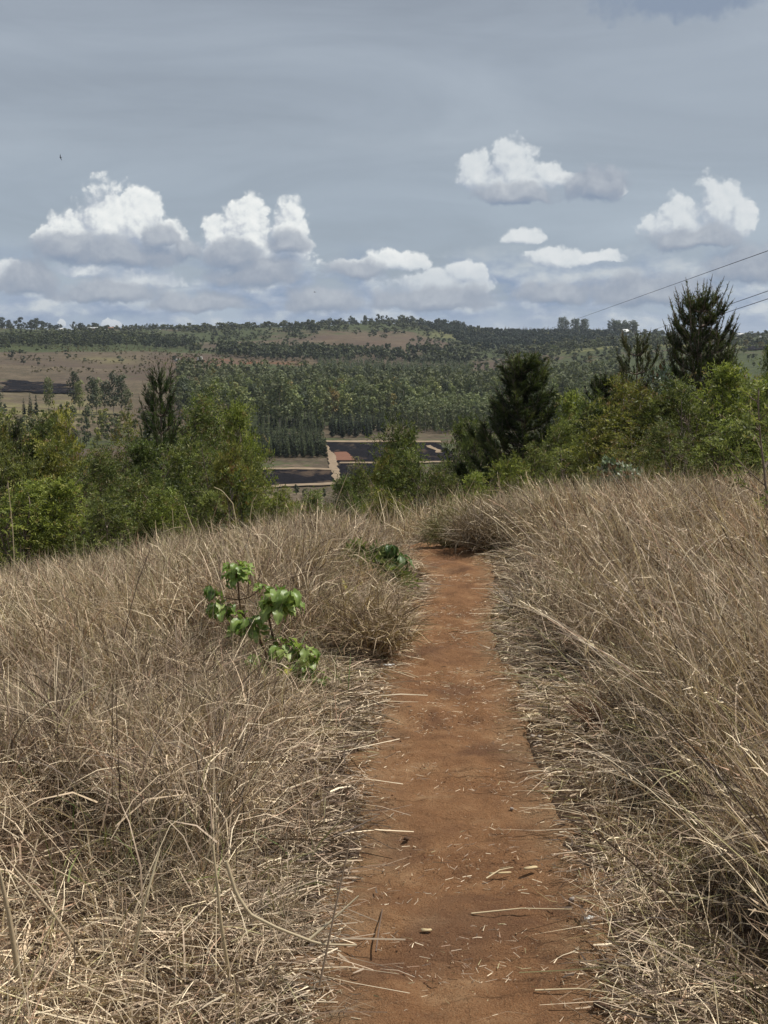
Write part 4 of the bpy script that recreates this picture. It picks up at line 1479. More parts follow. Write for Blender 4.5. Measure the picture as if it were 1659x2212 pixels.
def straw_cols(x, y, n, dark=0.0):
    """straw colours, with shade of the hollows mixed in as dark stems: greyer near left, tan on the crest, redder on the right far side"""
    w = np.tile(np.array([.29, .25, .15, .10, .07, .05, .10]), (n, 1))
    left = x < path_x(y)
    w[:, 4] += .22 * ((~left) & (y > 5)) * smooth(.2, 1.2, path_dist(x, y))
    w[:, 0] += .18 * smooth(6, 9, y)
    grn = smooth(.05, .16, fbm(x * .9 + 5, y * .9, 3, 64))
    w[:, 5] += .22 * grn + .35 * np.exp(-((x + 1.30) / .35) ** 2 - ((y - 7.6) / .6) ** 2)
    gry = smooth(.0, .2, fbm(x * .7 + 9, y * .7 + 4, 3, 65)) * .5
    w[:, 2] += gry
    w[:, 3] += dark
    old_shade = smooth(-.02, .16, fbm(x * 1.3 + 2, y * 1.3, 3, 68)) + .8 * left * smooth(6.0, 4.6, y) * smooth(3.0, 3.6, y)  # dead growth by noise; near left shade painted in as dark stems
    w[:, 6] += .30 * old_shade
    w[:, 3] += .22 * old_shade
    w /= w.sum(1, keepdims=True)
    c = np.cumsum(w, 1)
    i = np.minimum((U(0, 1, n)[:, None] > c).sum(1), len(STRAW) - 1)
    col = np.array(STRAW)[i] * U(.72, 1.2, n)[:, None]
    g = (.08 + .35 * gry)[:, None]
    lum = col.mean(1, keepdims=True)
    col = col * (1 - g) + lum * np.array([1.12, .99, .84]) * g
    return col


# A. the standing tangle
_ph = _ground_hit(585, 1480, -.08)
PLANT_X, PLANT_Y = float(_ph[0]), float(_ph[1])
_room = [(PLANT_X, PLANT_Y - .28, .30, .48)] + [(*_ground_hit(X, Y, z)[:2], a, b) for X, Y, z, a, b in
         ((848, 1285, -.03, .16, .40), (795, 1290, -.05, .20, .42), (745, 1355, -.05, .12, .30), (420, 1415, -.15, .16, .25))]


def plant_room(x, y):
    """the grass stands thin where the leafy plants grow"""
    m = 0 * x
    for a, b, ra, rb in _room:
        m = np.maximum(m, np.exp(-((x - a) / ra) ** 4 - ((y - b) / rb) ** 4))
    return m


def build_tangle():
    Q = Quads()
    n = 440000
    x, y = sample_area(n, 1.9, 12.5, 1.25, .75, .345)
    pd = path_dist(x, y)
    tr = trampled(x, y)
    clump = .22 + 1.5 * smooth(-.13, .17, fbm(x * 3.3, y * 3.3, 3, 66))
    gap = 1 - .86 * pits(x, y)
    plantx = plant_room(x, y)
    hole = (1 - .93 * plantx) * gap * (1 - .93 * np.maximum(np.exp(-((x + .95) / .46) ** 2 - ((y - 3.72) / .27) ** 2), np.exp(-((x - 1.0) / .26) ** 2 - ((y - 3.0) / .26) ** 2)))
    keep = (U(0, 1, n) < (1 - tr) * clump * hole * .62) & (pd > .03)
    x, y = x[keep], y[keep]
    n = len(x)
    h = sward_h(x, y)
    lean = 6.28 * vnoise(x * .8, y * .8, 67) * 2
    head = np.where(U(0, 1, n) < .5, lean + rng.normal(0, .8, n), U(0, 6.28, n))
    kind = U(0, 1, n)
    stem = kind < .42
    tilt = np.abs(np.where(stem, rng.normal(.38, .28, n), rng.normal(.75, .45, n)))
    curl = np.where(stem, rng.normal(.5, .45, n), rng.normal(1.3, .6, n))
    length = h * np.where(stem, U(.75, 1.5, n), U(.35, .85, n))
    width = np.where(stem, U(.0016, .0032, n), U(.0022, .0052, n)) * np.interp(y, [2, 6, 12], [1.05, 1.35, 2.0])
    zb = z_ground(x, y) + np.where(stem, 0, U(0, .62, n) * h)
    p0 = np.stack([x, y, zb], 1)
    Q.add(*ribbons(p0, head, tilt, curl, length, width, 3, U(0, 6.28, n), straw_cols(x, y, n), True, .22)[:3])
    print('tangle', n)
    Q.link('dry_grass', M_STRAW)


build_tangle()


# A2. the fine matted under layer: small tangled tufts scattered by geometry nodes
def build_mat():
    global rng
    tufts = []
    for k in range(12):
        n = 115
        p0 = np.stack([rng.normal(0, .075, n), rng.normal(0, .075, n), U(0, .10, n)], 1)
        col = straw_cols(p0[:, 0] * 9 + k, 4.2 + p0[:, 1], n) * (1.08 if k < 7 else .45)  # the last tufts are darkened copies that carry the shade of hollows
        v, q, c = ribbons(p0, U(0, 6.28, n), np.abs(rng.normal(.85, .45, n)), rng.normal(.9, .8, n), U(.07, .24, n), U(.0013, .0030, n), 3, U(0, 6.28, n), col, True, .35)[:3]
        o = bpy.data.objects.new('grass_tuft', mesh_np('grass_tuft', v, q, M_TUFT, c))     # not linked: only instanced
        tufts.append(o)
    n = 17000
    x, y = sample_area(n, 1.9, 11.5, 1.05, .75, .345)
    pd, tr = path_dist(x, y), trampled(x, y)
    plantx = plant_room(x, y)
    hole = np.maximum(np.exp(-((x + .95) / .44) ** 2 - ((y - 3.72) / .25) ** 2), np.exp(-((x - 1.0) / .24) ** 2 - ((y - 3.0) / .24) ** 2))
    gap = 1 - .88 * pits(x, y)
    keep = (pd > .07) & (U(0, 1, n) < (1 - .93 * tr) * gap * (1 - .93 * hole) * .62)
    x, y, tr, plantx = x[keep], y[keep], tr[keep], plantx[keep]
    n = len(x)
    left = x < path_x(y)
    dk = np.clip(.10 + .42 * smooth(0, .14, fbm(x * 1.3 + 2, y * 1.3, 3, 68)) + .40 * left * smooth(5.6, 4.2, y) * smooth(3.0, 3.5, y), 0, .85)  # share of darkened tufts, higher where the tangle should look shaded
    h = sward_h(x, y)
    me = bpy.data.meshes.new('matted_grass')
    me.vertices.add(n)
    zz = z_ground(x, y) + U(0, .35, n) * h * (1 - tr) * (1 - .8 * plantx)
    me.vertices.foreach_set('co', np.stack([x, y, zz], 1).astype(np.float32).ravel())
    s = U(.75, 1.35, n) * np.interp(y, [2, 6, 11], [.9, 1.05, 1.3])
    scl = np.stack([s, s, s * (.25 + .75 * (1 - tr)) * (.55 + h) * (1 - .5 * plantx)], 1)
    rot = np.stack([rng.normal(0, .25, n), rng.normal(0, .25, n), U(0, 6.28, n)], 1)
    for nm, arr in (('scl', scl), ('rot', rot)):
        a = me.attributes.new(nm, 'FLOAT_VECTOR', 'POINT')
        a.data.foreach_set('vector', arr.astype(np.float32).ravel())
    a = me.attributes.new('idx', 'INT', 'POINT')
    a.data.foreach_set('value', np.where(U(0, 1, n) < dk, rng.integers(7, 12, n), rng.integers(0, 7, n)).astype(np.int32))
    o = link('matted_grass', me, kind='stuff')
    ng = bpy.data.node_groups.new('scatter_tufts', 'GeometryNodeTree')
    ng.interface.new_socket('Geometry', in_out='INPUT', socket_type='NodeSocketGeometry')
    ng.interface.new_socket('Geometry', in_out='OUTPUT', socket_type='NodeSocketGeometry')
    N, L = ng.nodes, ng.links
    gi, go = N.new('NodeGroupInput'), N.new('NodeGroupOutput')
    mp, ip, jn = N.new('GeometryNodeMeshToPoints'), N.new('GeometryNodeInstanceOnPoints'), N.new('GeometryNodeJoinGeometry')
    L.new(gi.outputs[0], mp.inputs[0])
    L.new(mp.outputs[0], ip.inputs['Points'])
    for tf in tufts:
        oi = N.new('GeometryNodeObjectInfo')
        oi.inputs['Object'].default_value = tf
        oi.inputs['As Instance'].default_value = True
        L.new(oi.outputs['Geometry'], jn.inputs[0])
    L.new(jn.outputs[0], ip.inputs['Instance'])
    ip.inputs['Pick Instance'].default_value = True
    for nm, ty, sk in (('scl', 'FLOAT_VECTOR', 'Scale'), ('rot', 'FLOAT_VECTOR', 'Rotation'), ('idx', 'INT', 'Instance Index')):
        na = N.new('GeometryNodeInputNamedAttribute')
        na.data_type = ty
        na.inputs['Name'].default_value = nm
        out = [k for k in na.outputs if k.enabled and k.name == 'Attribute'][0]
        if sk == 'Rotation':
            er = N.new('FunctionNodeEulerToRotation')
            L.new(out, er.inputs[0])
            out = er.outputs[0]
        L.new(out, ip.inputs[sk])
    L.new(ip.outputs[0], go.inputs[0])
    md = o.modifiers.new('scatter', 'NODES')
    md.node_group = ng
    print('tufts', n)


M_TUFT = leafy('matted_straw', trans=.08, rough=.6, spec=.2, var=.22)
build_mat()


# B. tall flowering stalks, mostly on the right, leaning over the path
def build_tall():
    Q = Quads()
    n = 15000
    x, y = sample_area(n, 1.7, 11, .9, 1.1, .36)
    pd = path_dist(x, y)
    left = x < path_x(y)
    clump = smooth(-.10, .15, fbm(x * 2.1, y * 2.1, 3, 71))
    pr = np.where(left, .10 + .22 * smooth(6.5, 9, y), smooth(.28, .75, pd) * 1.0)
    pr = pr * np.where(left, smooth(.25, .5, pd) * smooth(3.2, 3.8, y), 1) * (.25 + .75 * clump)
    keep = U(0, 1, n) < pr
    x, y, left = x[keep], y[keep], left[keep]
    n = len(x)
    head = np.where(left, U(0, 6.28, n), math.pi + .25 + rng.normal(0, .55, n))
    tilt = np.abs(np.where(left, rng.normal(.25, .2, n), rng.normal(.42, .2, n)))
    curl = np.where(left, rng.normal(.35, .25, n), rng.normal(.42, .22, n))
    length = np.where(left, U(.45, .8, n), U(.55, .98, n)) * np.interp(y, [2, 4, 9], [1.0, 1.0, .66])
    width = U(.0020, .0038, n) * np.interp(y, [2, 6, 12], [1.15, 1.4, 1.8])
    p0 = np.stack([x, y, z_ground(x, y)], 1)
    col = straw_cols(x, y, n) * 1.08
    v, q, c, pts, dirs = ribbons(p0, head, tilt, curl, length, width, 5, U(0, 6.28, n), col, False, .05)
    Q.add(v, q, c)
    # narrow seed heads: short spikelets along the last fifth
    m = 8
    s = np.linspace(.0, 1, m)
    sel = U(0, 1, n) < .65
    P, Dd, L = pts[sel][:, -1], dirs[sel][:, -1], length[sel]
    k = sel.sum()
    base = (P[:, None] - Dd[:, None] * ((1 - s)[None, :, None] * (L * .20)[:, None, None])).reshape(-1, 3)
    hh = U(0, 6.28, k * m)
    dd = np.repeat(Dd, m, 0)
    tl = np.arccos(np.clip(dd[:, 2], -1, 1)) + rng.normal(0, .3, k * m)
    hd = np.arctan2(dd[:, 1], dd[:, 0]) + rng.normal(0, .35, k * m)
    Q.add(*ribbons(base, hd, tl, rng.normal(0, .3, k * m), U(.018, .036, k * m), U(.002, .0042, k * m) * np.repeat(np.interp(y[sel], [2, 6, 12], [1, 1.3, 1.7]), m), 1, hh, np.repeat(col[sel], m, 0) * 1.06)[:3])
    # leaves of the stalks
    m = 3
    i = np.repeat(np.arange(n), m)
    j = rng.integers(0, 3, n * m)
    b = pts[i, j]
    nn = n * m
    Q.add(*ribbons(b, U(0, 6.28, nn), np.abs(rng.normal(.7, .3, nn)), rng.normal(1.3, .5, nn), U(.15, .34, nn), U(.0025, .0045, nn) * np.interp(y[i], [2, 6, 12], [1, 1.3, 1.8]), 3, U(0, 6.28, nn), col[i] * U(.8, 1.1, nn)[:, None], True, .1)[:3])
    print('tall', n)
    Q.link('tall_grass', M_STRAW)


build_tall()


# C. flattened straw on the near left and beside the path, single straws on the path
def build_litter():
    Q = Quads()
    n = 300000
    x, y = sample_area(n, 1.8, 10, 1.3, .6, .345)
    pd = path_dist(x, y)
    tr = trampled(x, y)
    inside = smooth(.06, -.16, pd)
    dens = np.where(pd > 0, np.maximum(tr, .22), 0) * (1 - inside) + .34 * np.exp(-np.maximum(-pd, 0) / .03) * (pd <= 0) + .005 * (pd < 0)
    patch = .45 + .95 * smooth(-.15, .15, fbm(x * 2.6, y * 2.6, 3, 81))
    hole = np.maximum(np.exp(-((x + .95) / .38) ** 2 - ((y - 3.66) / .16) ** 2), np.exp(-((x - .98) / .22) ** 2 - ((y - 2.95) / .22) ** 2))
    keep = U(0, 1, n) < dens * patch * .62 * (1 - .9 * hole)
    x, y, pd, tr = x[keep], y[keep], pd[keep], tr[keep]
    n = len(x)
    longer = U(0, 1, n) < np.where(pd > .08, .20, .05)
    length = np.where(longer, U(.12, .30, n), U(.02, .11, n)) * np.where(pd < .05, np.where(pd < -.02, .32, .5), 1)
    width = np.where(U(0, 1, n) < .12, U(.0035, .0065, n), U(.0015, .0038, n)) * np.interp(y, [2, 6, 10], [1.0, 1.25, 1.6])
    thick = np.clip(pd, 0, .25) / .25
    lift = U(0, 1, n) ** 1.5 * .055 * thick + .003
    zb = np.where(pd < .04, z_path(x, y), z_ground(x, y)) + lift + .004
    tilt = math.pi / 2 - np.abs(rng.normal(0, .16, n)) * (.25 + thick)
    curl = np.abs(rng.normal(0, .25, n)) + np.maximum(0, math.pi / 2 - tilt) * .9
    head = np.where(U(0, 1, n) < .22, rng.normal(0, .6, n) + math.pi * rng.integers(0, 2, n), U(0, 6.28, n))
    col = straw_cols(x, y, n) * U(.7, 1.25, n)[:, None]
    Q.add(*ribbons(np.stack([x, y, zb], 1), head, tilt, curl, length, width, 2, U(0, 6.28, n), col, False, .3)[:3])
    print('litter', n)
    # tiny chaff trodden into the path
    n = 4000
    x, y = sample_area(n, 1.8, 8, 1.2, .5, .3)
    x = path_x(y) + rng.normal(0, .6, n) * path_w(y)
    k = path_dist(x, y) < .03
    x, y = x[k], y[k]
    n = len(x)
    Q.add(*ribbons(np.stack([x, y, z_path(x, y) + .003], 1), U(0, 6.28, n), np.full(n, 1.55), U(0, .1, n), U(.008, .035, n), U(.001, .0026, n), 1, U(0, .6, n), straw_cols(x, y, n), False, .2)[:3])
    # upright broken stubs standing in the trampled part
    n = 9000
    x, y = sample_area(n, 1.9, 4.2, 1, .5, .345)
    pd, tr = path_dist(x, y), trampled(x, y)
    keep = (pd > .12) & (U(0, 1, n) < tr * .8)
    x, y = x[keep], y[keep]
    n = len(x)
    Q.add(*ribbons(np.stack([x, y, z_ground(x, y)], 1), U(0, 6.28, n), np.abs(rng.normal(.55, .4, n)), rng.normal(.3, .5, n), U(.06, .24, n), U(.0018, .004, n), 3, U(0, 6.28, n), straw_cols(x, y, n), False, .15)[:3])
    # a few green blades coming through
    n = 2600
    x, y = sample_area(n, 1.9, 8, 1, .5, .345)
    pd = path_dist(x, y)
    keep = (pd > .10) & (fbm(x * 1.5 + 3, y * 1.5, 3, 83) > .06)
    x, y = x[keep], y[keep]
    n = len(x)
    Q.add(*ribbons(np.stack([x, y, z_ground(x, y) + U(0, .15, n) * smooth(.2, .6, path_dist(x, y))], 1), U(0, 6.28, n), np.abs(rng.normal(.6, .3, n)), rng.normal(.8, .5, n), U(.08, .26, n), U(.003, .006, n), 3, U(0, 6.28, n),
                   palette(n, [(.10, .14, .04), (.17, .20, .06), (.22, .22, .09)], [.4, .4, .2]), True, .1)[:3])
    Q.link('straw_litter', M_STRAW)


build_litter()


# D. grass on the falling ground beyond the crest
def build_far_grass():
    Q = Quads()
    n = 34000
    y = U(11.5, 22, n)
    x = U(-1, 1, n) * (.36 * y + 1.5)
    keep = U(0, 1, n) < .7
    x, y = x[keep], y[keep]
    n = len(x)
    Q.add(*ribbons(np.stack([x, y, z_ground(x, y)], 1), U(0, 6.28, n), np.abs(rng.normal(.3, .25, n)), rng.normal(.5, .4, n), U(.3, .75, n), U(.006, .012, n), 2, U(0, 6.28, n), straw_cols(x, y, n), True, .1)[:3])
    Q.link('far_grass', M_STRAW)


build_far_grass()


# E. crumbs of soil and grit on the path
def build_crumbs():
    n = 3500
    x, y = sample_area(n, 1.8, 9, 1.2, .5, .3)
    y2 = y
    x = path_x(y2) + rng.normal(0, .75, n) * (path_w(y2) + .03)
    pd = path_dist(x, y)
    keep = pd < .08
    x, y = x[keep], y[keep]
    n = len(x)
    r = .0010 + .0038 * U(0, 1, n) ** 5
    o = np.array([[1, 0, 0], [-1, 0, 0], [0, 1, 0], [0, -1, 0], [0, 0, .8], [0, 0, -.5]], float)
    f = np.array([[0, 2, 4], [2, 1, 4], [1, 3, 4], [3, 0, 4], [2, 0, 5], [1, 2, 5], [3, 1, 5], [0, 3, 5]])
    v = o[None] * r[:, None, None] * U(.6, 1.3, (n, 6))[..., None] + np.stack([x, y, z_path(x, y) + r * .4], 1)[:, None]
    F = (np.arange(n) * 6)[:, None, None] + f[None]
    c = np.repeat(palette(n, [(.15, .07, .04), (.22, .11, .055), (.10, .05, .032), (.36, .25, .15)], [.4, .35, .1, .15]), 6, 0)
    link('soil_crumbs', mesh_np('soil_crumbs', v.reshape(-1, 3), F.reshape(-1, 3), leafy('crumbs', trans=0, rough=.95, spec=.1, var=0), c), kind='stuff')


build_crumbs()

# ------------------------------------------------------------------ single plants beside the path
def at_pt(X, Y, D):
    """point on the line of sight of a picture point at forward distance D"""
    d = ray(X, Y)
    return CAM + d * (D / d[1])


def hit_D(X, Y):
    """forward distance at which the ground shows at this picture point"""
    d = ray(X, Y)
    for D in np.linspace(1.6, 16, 1500):
        p = CAM + d * (D / d[1])
        if p[2] <= z_ground(p[0], p[1]):
            return D
    return 16.0


def leaf_mesh(name, L, W, bend, fold, mat, cols, heart=True, seed=0, nseg=7):
    """one leaf: blade folded along the midrib and curving down, base at the origin, pointing along +Y"""
    r = np.random.default_rng(seed)
    t = np.linspace(0, 1, nseg)
    if heart:
        w = np.sin(np.pi * np.clip(t, 0, 1) ** .62) ** .85 * (1 - .25 * t) + .04
        w[0] = .28
    else:
        w = np.sin(np.pi * np.clip(t * .96 + .03, 0, 1)) ** .8
    w = w * W * .5
    w[-1] = 0.001
    ang = -bend * t
    y = np.concatenate([[0], np.cumsum(np.cos(ang[:-1]))]) * L / (nseg - 1)
    z = np.concatenate([[0], np.cumsum(np.sin(ang[:-1]))]) * L / (nseg - 1)
    v, c = [], []
    for i in range(nseg):
        wave = .012 * math.sin(i * 2.1 + seed) * (W / .08)
        back = -.10 * L * (i == 0 and heart)
        for k, u in enumerate((-1, -.5, 0, .5, 1)):
            a = abs(u)
            v.append((u * w[i] * math.cos(fold * .8), y[i] + (back if a > .4 else 0), z[i] + a * w[i] * math.sin(fold) + wave * a * a))
            c.append(np.array(cols[0]) * (1.12 if a == 0 else 1.0) * r.uniform(.9, 1.1) * (1 - .10 * (k % 2)))
    f = []
    for i in range(nseg - 1):
        for k in range(4):
            f.append((i * 5 + k, i * 5 + k + 1, (i + 1) * 5 + k + 1, (i + 1) * 5 + k))
    return mesh_np(name, v, f, mat, c, True)


M_STEM = plain('brown_stem', (.075, .045, .028), (.16, .10, .055), 30)
M_GSTEM = plain('green_stem', (.10, .11, .035), (.17, .17, .06), 30)
LEAVES = [leaf_mesh('leaf', 1, .74, b, fo, M_BROAD, [c], True, s) for s, (b, fo, c) in enumerate([
    (1.0, .35, (.18, .265, .06)), (1.5, .5, (.23, .32, .08)), (.6, .3, (.27, .35, .10)), (1.9, .55, (.13, .20, .05)), (1.2, .2, (.31, .38, .11))])]
YLEAF = leaf_mesh('leaf', 1, .62, .8, .3, M_BROAD, [(.50, .50, .06)], True, 9)
DLEAVES = [leaf_mesh('leaf', 1, .55, b, fo, M_BROAD, [c], True, s) for s, (b, fo, c) in enumerate([(1.6, .4, (.08, .135, .04)), (2.0, .5, (.06, .10, .032)), (1.1, .3, (.12, .18, .055))])]


def put_leaf(parent, origin, me, pos, head, pitch, size, roll=0.0, label=None):
    o = link('leaf', me, parent)
    o.location = Vector(pos) - Vector(origin)
    o.rotation_euler = (pitch, roll, head)
    o.scale = (size, size, size)
    if label:
        o['label'] = label
    return o


def weed(name, label, base, stems, clusters, stem_mat):
    """clusters: (point, n, size, spread, droop)"""
    t = thing(name, label, 'plant', tuple(base))
    g = Geo()
    for pts, r in stems:
        p = np.array(pts) - np.array(base)
        # smooth the stem
        q = np.linspace(0, 1, len(p))
        s = np.linspace(0, 1, len(p) * 4)
        p = np.stack([np.interp(s, q, p[:, i]) for i in range(3)], 1)
        g.tube(p, np.linspace(r, r * .55, len(p)), (1, 1, 1), 6)
    for (pt, n, size, spread, droop, pool) in clusters:
        n = int(n * 2.6)
        size = size * .70
        spread = spread * 1.25
        for k in range(n):
            h = k * 2.4 + U(-.4, .4)
            lv = pool[rng.integers(len(pool))]
            d = np.array([-math.sin(h), math.cos(h), 0])
            off = np.array(pt) + d * spread * U(.1, .6) + np.array([0, 0, U(-.45, .45) * spread])
            s = size * U(.75, 1.35)
            put_leaf(t, base, lv, off, h, droop * U(.2, 1.3) * -1 + .35, s, U(-.3, .3), 'yellowed leaf' if lv is YLEAF else None)
            g.tube([np.array(pt) - np.array(base), off - np.array(base)], .0016, (1, 1, 1), 4)
    link('stem', g.mesh('stem', stem_mat, True), t)
    return t


D0 = hit_D(600, 1492)
P = lambda X, Y, dd=0.0: at_pt(X, Y, D0 + dd)
b0 = P(592, 1492)
b0[2] = float(z_ground(b0[0], b0[1])) - .01
weed('leafy_plant', 'bright green broad leaved plant standing in the dry grass left of the path', b0,
     [([b0, P(575, 1410), P(548, 1350), P(521, 1325), P(516, 1285), P(512, 1238)], .007),
      ([P(521, 1325, -.02), P(490, 1318, -.03), P(474, 1312, -.04)], .0035),
      ([P(515, 1296), P(488, 1292, .03), P(462, 1282, .05)], .003),
      ([P(515, 1296), P(540, 1290, -.03), P(568, 1268, -.04)], .003),
      ([b0, P(600, 1420, -.05), P(588, 1370, -.06), P(580, 1330, -.06), P(600, 1300, -.06)], .007),
      ([P(575, 1410, 0), P(552, 1375, -.05), P(532, 1352, -.06)], .004),
      ([b0, P(605, 1430, -.1), P(608, 1395, -.12)], .005), ([b0, P(635, 1455, -.08), P(660, 1418, -.1)], .005),
      ([b0, P(575, 1465, -.14), P(556, 1432, -.18)], .004), ([P(640, 1450, -.08), P(675, 1462, -.1), P(690, 1462, -.1)], .003)],
     [(P(512, 1233), 13, .062, .075, .9, LEAVES[:3]), (P(512, 1250), 6, .06, .06, 1.2, LEAVES[:4]),
      (P(455, 1276, .05), 5, .075, .03, 1.6, [LEAVES[3], LEAVES[0]]), (P(568, 1266, -.04), 4, .05, .03, .8, LEAVES[:3]),
      (P(476, 1316, -.04), 8, .085, .06, 1.0, LEAVES), (P(534, 1350, -.06), 11, .095, .085, 1.1, LEAVES),
      (P(600, 1295, -.06), 13, .090, .085, 1.2, LEAVES[1:]), (P(624, 1290, -.06), 6, .095, .05, 1.6, LEAVES[1:3]),
      (P(608, 1393, -.12), 9, .075, .06, 1.0, LEAVES), (P(660, 1418, -.1), 13, .085, .085, 1.1, LEAVES), (P(640, 1440, -.1), 6, .08, .06, 1.0, LEAVES),
      (P(556, 1432, -.18), 6, .10, .05, 1.2, LEAVES[1:3]), (P(615, 1442, -.13), 2, .085, .02, .3, [YLEAF]), (P(692, 1462, -.1), 5, .05, .04, .8, LEAVES[:3])], M_STEM)
D0 = hit_D(420, 1400)
b1 = P(430, 1405); b1[2] = float(z_ground(b1[0], b1[1])) - .01
weed('leafy_plant', 'small weed with pale leaves just left of the big broad leaved plant', b1,
     [([b1, P(440, 1372)], .003), ([b1, P(412, 1375), P(404, 1352)], .003), ([b1, P(480, 1392)], .003)],
     [(P(440, 1370), 6, .055, .05, .8, LEAVES[:3]), (P(404, 1350), 5, .055, .04, .8, LEAVES[1:]), (P(482, 1388), 4, .05, .03, 1.0, LEAVES[:2])], M_GSTEM)
D0 = hit_D(850, 1268)
b2 = P(848, 1272); b2[2] = float(z_ground(b2[0], b2[1])) - .01
weed('leafy_plant', 'dark green plant with drooping leaves at the left edge of the path', b2,
     [([b2, P(850, 1240), P(846, 1208), P(842, 1186)], .006), ([P(848, 1225), P(862, 1205)], .003), ([b2, P(828, 1235), P(818, 1222)], .004)],
     [(P(842, 1188), 7, .11, .06, 1.5, DLEAVES), (P(862, 1206), 7, .12, .06, 1.7, DLEAVES), (P(846, 1222), 7, .12, .06, 1.8, DLEAVES), (P(818, 1222), 6, .09, .06, 1.2, DLEAVES)], M_GSTEM)
# dense dark herb next to it
D0 = hit_D(795, 1275)
g_w, g_l = bush_proto(411, .26, .26, 42, 9, 7, .05, (.05, .007, 6), [(.075, .10, .03), (.13, .165, .05), (.21, .235, .08)], [.4, .4, .2])
b3 = P(795, 1270); b3[2] = float(z_ground(b3[0], b3[1])) - .02
t = thing('herb', 'low dark green herb with narrow leaves left of the drooping plant', 'plant', tuple(b3), 0, None, (1.1, 1.0, 1.0))
link('stem', g_w.mesh('stem', M_GSTEM), t)
link('leaves', g_l.mesh('leaves', M_WATTLE), t)


# plants with yellow strap leaves
def strap_plant(X, Y, specs, label):
    D = hit_D(X, Y)
    p = at_pt(X, Y, D)
    p[2] = float(z_ground(p[0], p[1]))
    t = thing('yellow_leaved_plant', label, 'plant', tuple(p), 0, 'plants with yellow strap leaves')
    for (dx, dz, h, pitch, L) in specs:
        me = leaf_mesh('leaf', 1, .17, .5, .5, M_BROAD, [(.62, .55, .14)], False, int(L * 1000))
        o = link('leaf', me, t, (dx, 0, dz))
        o.rotation_euler = (pitch, 0, h)
        o.scale = (L, L, L)
    g = Geo()
    g.tube([[0, 0, -.01], [specs[0][0] * .5, 0, specs[0][1] * .6], [specs[0][0], 0, specs[0][1]]], .003, (1, 1, 1), 5)
    link('stem', g.mesh('stem', M_GSTEM), t)


strap_plant(752, 1340, [(0, .12, .5, 1.15, .14), (.01, .13, -.9, .9, .12), (.03, .07, -1.6, .3, .09)], 'plant with two upright yellow leaves in the dry grass near the path')
strap_plant(722, 1290, [(0, .12, .3, 1.0, .12), (-.01, .11, .9, .6, .07)], 'single bent yellow leaf standing behind the two upright ones')


# dead brown shrub beside the bend, and a dead flower head above it
def twiggy(name, label, cat, X, Y, H, rad, n, col, seed, lean=0.0):
    D = hit_D(X, Y)
    p = at_pt(X, Y, D)
    p[2] = float(z_ground(p[0], p[1]))
    global rng
    keep, rng = rng, np.random.default_rng(seed)
    Q = Quads()
    a = U(0, 6.28, n)
    r = rad * .35 * np.sqrt(U(0, 1, n))
    p0 = np.stack([np.cos(a) * r, np.sin(a) * r, 0 * a], 1)
    Q.add(*ribbons(p0, a, np.abs(rng.normal(.45, .25, n)), rng.normal(1.0, .5, n), U(.6, 1.3, n) * H, U(.004, .008, n), 4, U(0, 6.28, n), palette(n, col, [1] * len(col)), True, .15)[:3])
    m = n * 3
    i = U(.2, 1, m)
    a = U(0, 6.28, m)
    r = rad * np.sqrt(U(0, 1, m)) * .9
    p0 = np.stack([np.cos(a) * r, np.sin(a) * r, H * i * (1 - .5 * (r / rad) ** 2)], 1)
    Q.add(*ribbons(p0, U(0, 6.28, m), np.abs(rng.normal(1.0, .5, m)), rng.normal(.8, .5, m), U(.1, .26, m), U(.004, .007, m), 2, U(0, 6.28, m), palette(m, col, [1] * len(col)), True, .2)[:3])
    rng = keep
    me = mesh_np(name, np.concatenate(Q.v), np.concatenate(Q.f), M_STRAW, np.concatenate(Q.c))
    o = link(name, me, None, tuple(p))
    return tag(o, label, cat)


twiggy('dry_shrub', 'grey brown dead shrub overhanging the right side of the path bend', 'shrub', 1050, 1188, .30, .30, 420, [(.17, .125, .085), (.28, .215, .145), (.36, .285, .19)], 421)
twiggy('grass_clump', 'greenish grass clump at the foot of the dead shrub', 'grass clump', 985, 1185, .30, .26, 420, [(.17, .17, .06), (.28, .24, .12), (.38, .30, .18)], 422)
twiggy('grass_clump', 'tussock arching over the left edge of the path half way up', 'grass clump', 800, 1415, .26, .24, 260, [(.30, .22, .14), (.44, .34, .20), (.20, .14, .09)], 423)
twiggy('dry_shrub', 'dark brown dead weed in the grass left of the path, above the green plant', 'shrub', 700, 1175, .22, .35, 260, [(.14, .10, .07), (.20, .15, .10)], 424)
twiggy('dry_shrub', 'grey dry weed lying at the right edge of the path', 'shrub', 1165, 1330, .10, .22, 150, [(.17, .14, .11), (.30, .25, .20)], 425)
twiggy('dry_weed', 'patch of dead reddish brown leaves in the flattened grass on the right', 'weed', 1320, 1570, .07, .16, 60, [(.14, .075, .05), (.22, .13, .08)], 426)

D = hit_D(1088, 1140)
p = at_pt(1086, 1140, D); p[2] = float(z_ground(p[0], p[1]))
t = thing('dead_flower', 'dark dead flower head on a stalk above the dead shrub', 'plant', tuple(p))
g = Geo(); hgt = at_pt(1084, 1066, D)[2] - p[2]
g.tube([[0, 0, 0], [-.02, 0, hgt * .5], [-.01, 0, hgt]], [.006, .005, .004], (1, 1, 1), 6)
link('stem', g.mesh('stem', M_STEM, True), t)
g = Geo()
for i in range(26):
    d = rand_dirs(1)[0]; d[2] = abs(d[2]) * .7
    c = np.array([-.01, 0, hgt]); s = norm(np.cross(d, rand_dirs(1)[0])) * .012
    g.add([c - s, c + s, c + d * .045], [(0, 1, 2)], (.06, .04, .03))
link('flower_head', g.mesh('flower_head', M_STRAW), t)


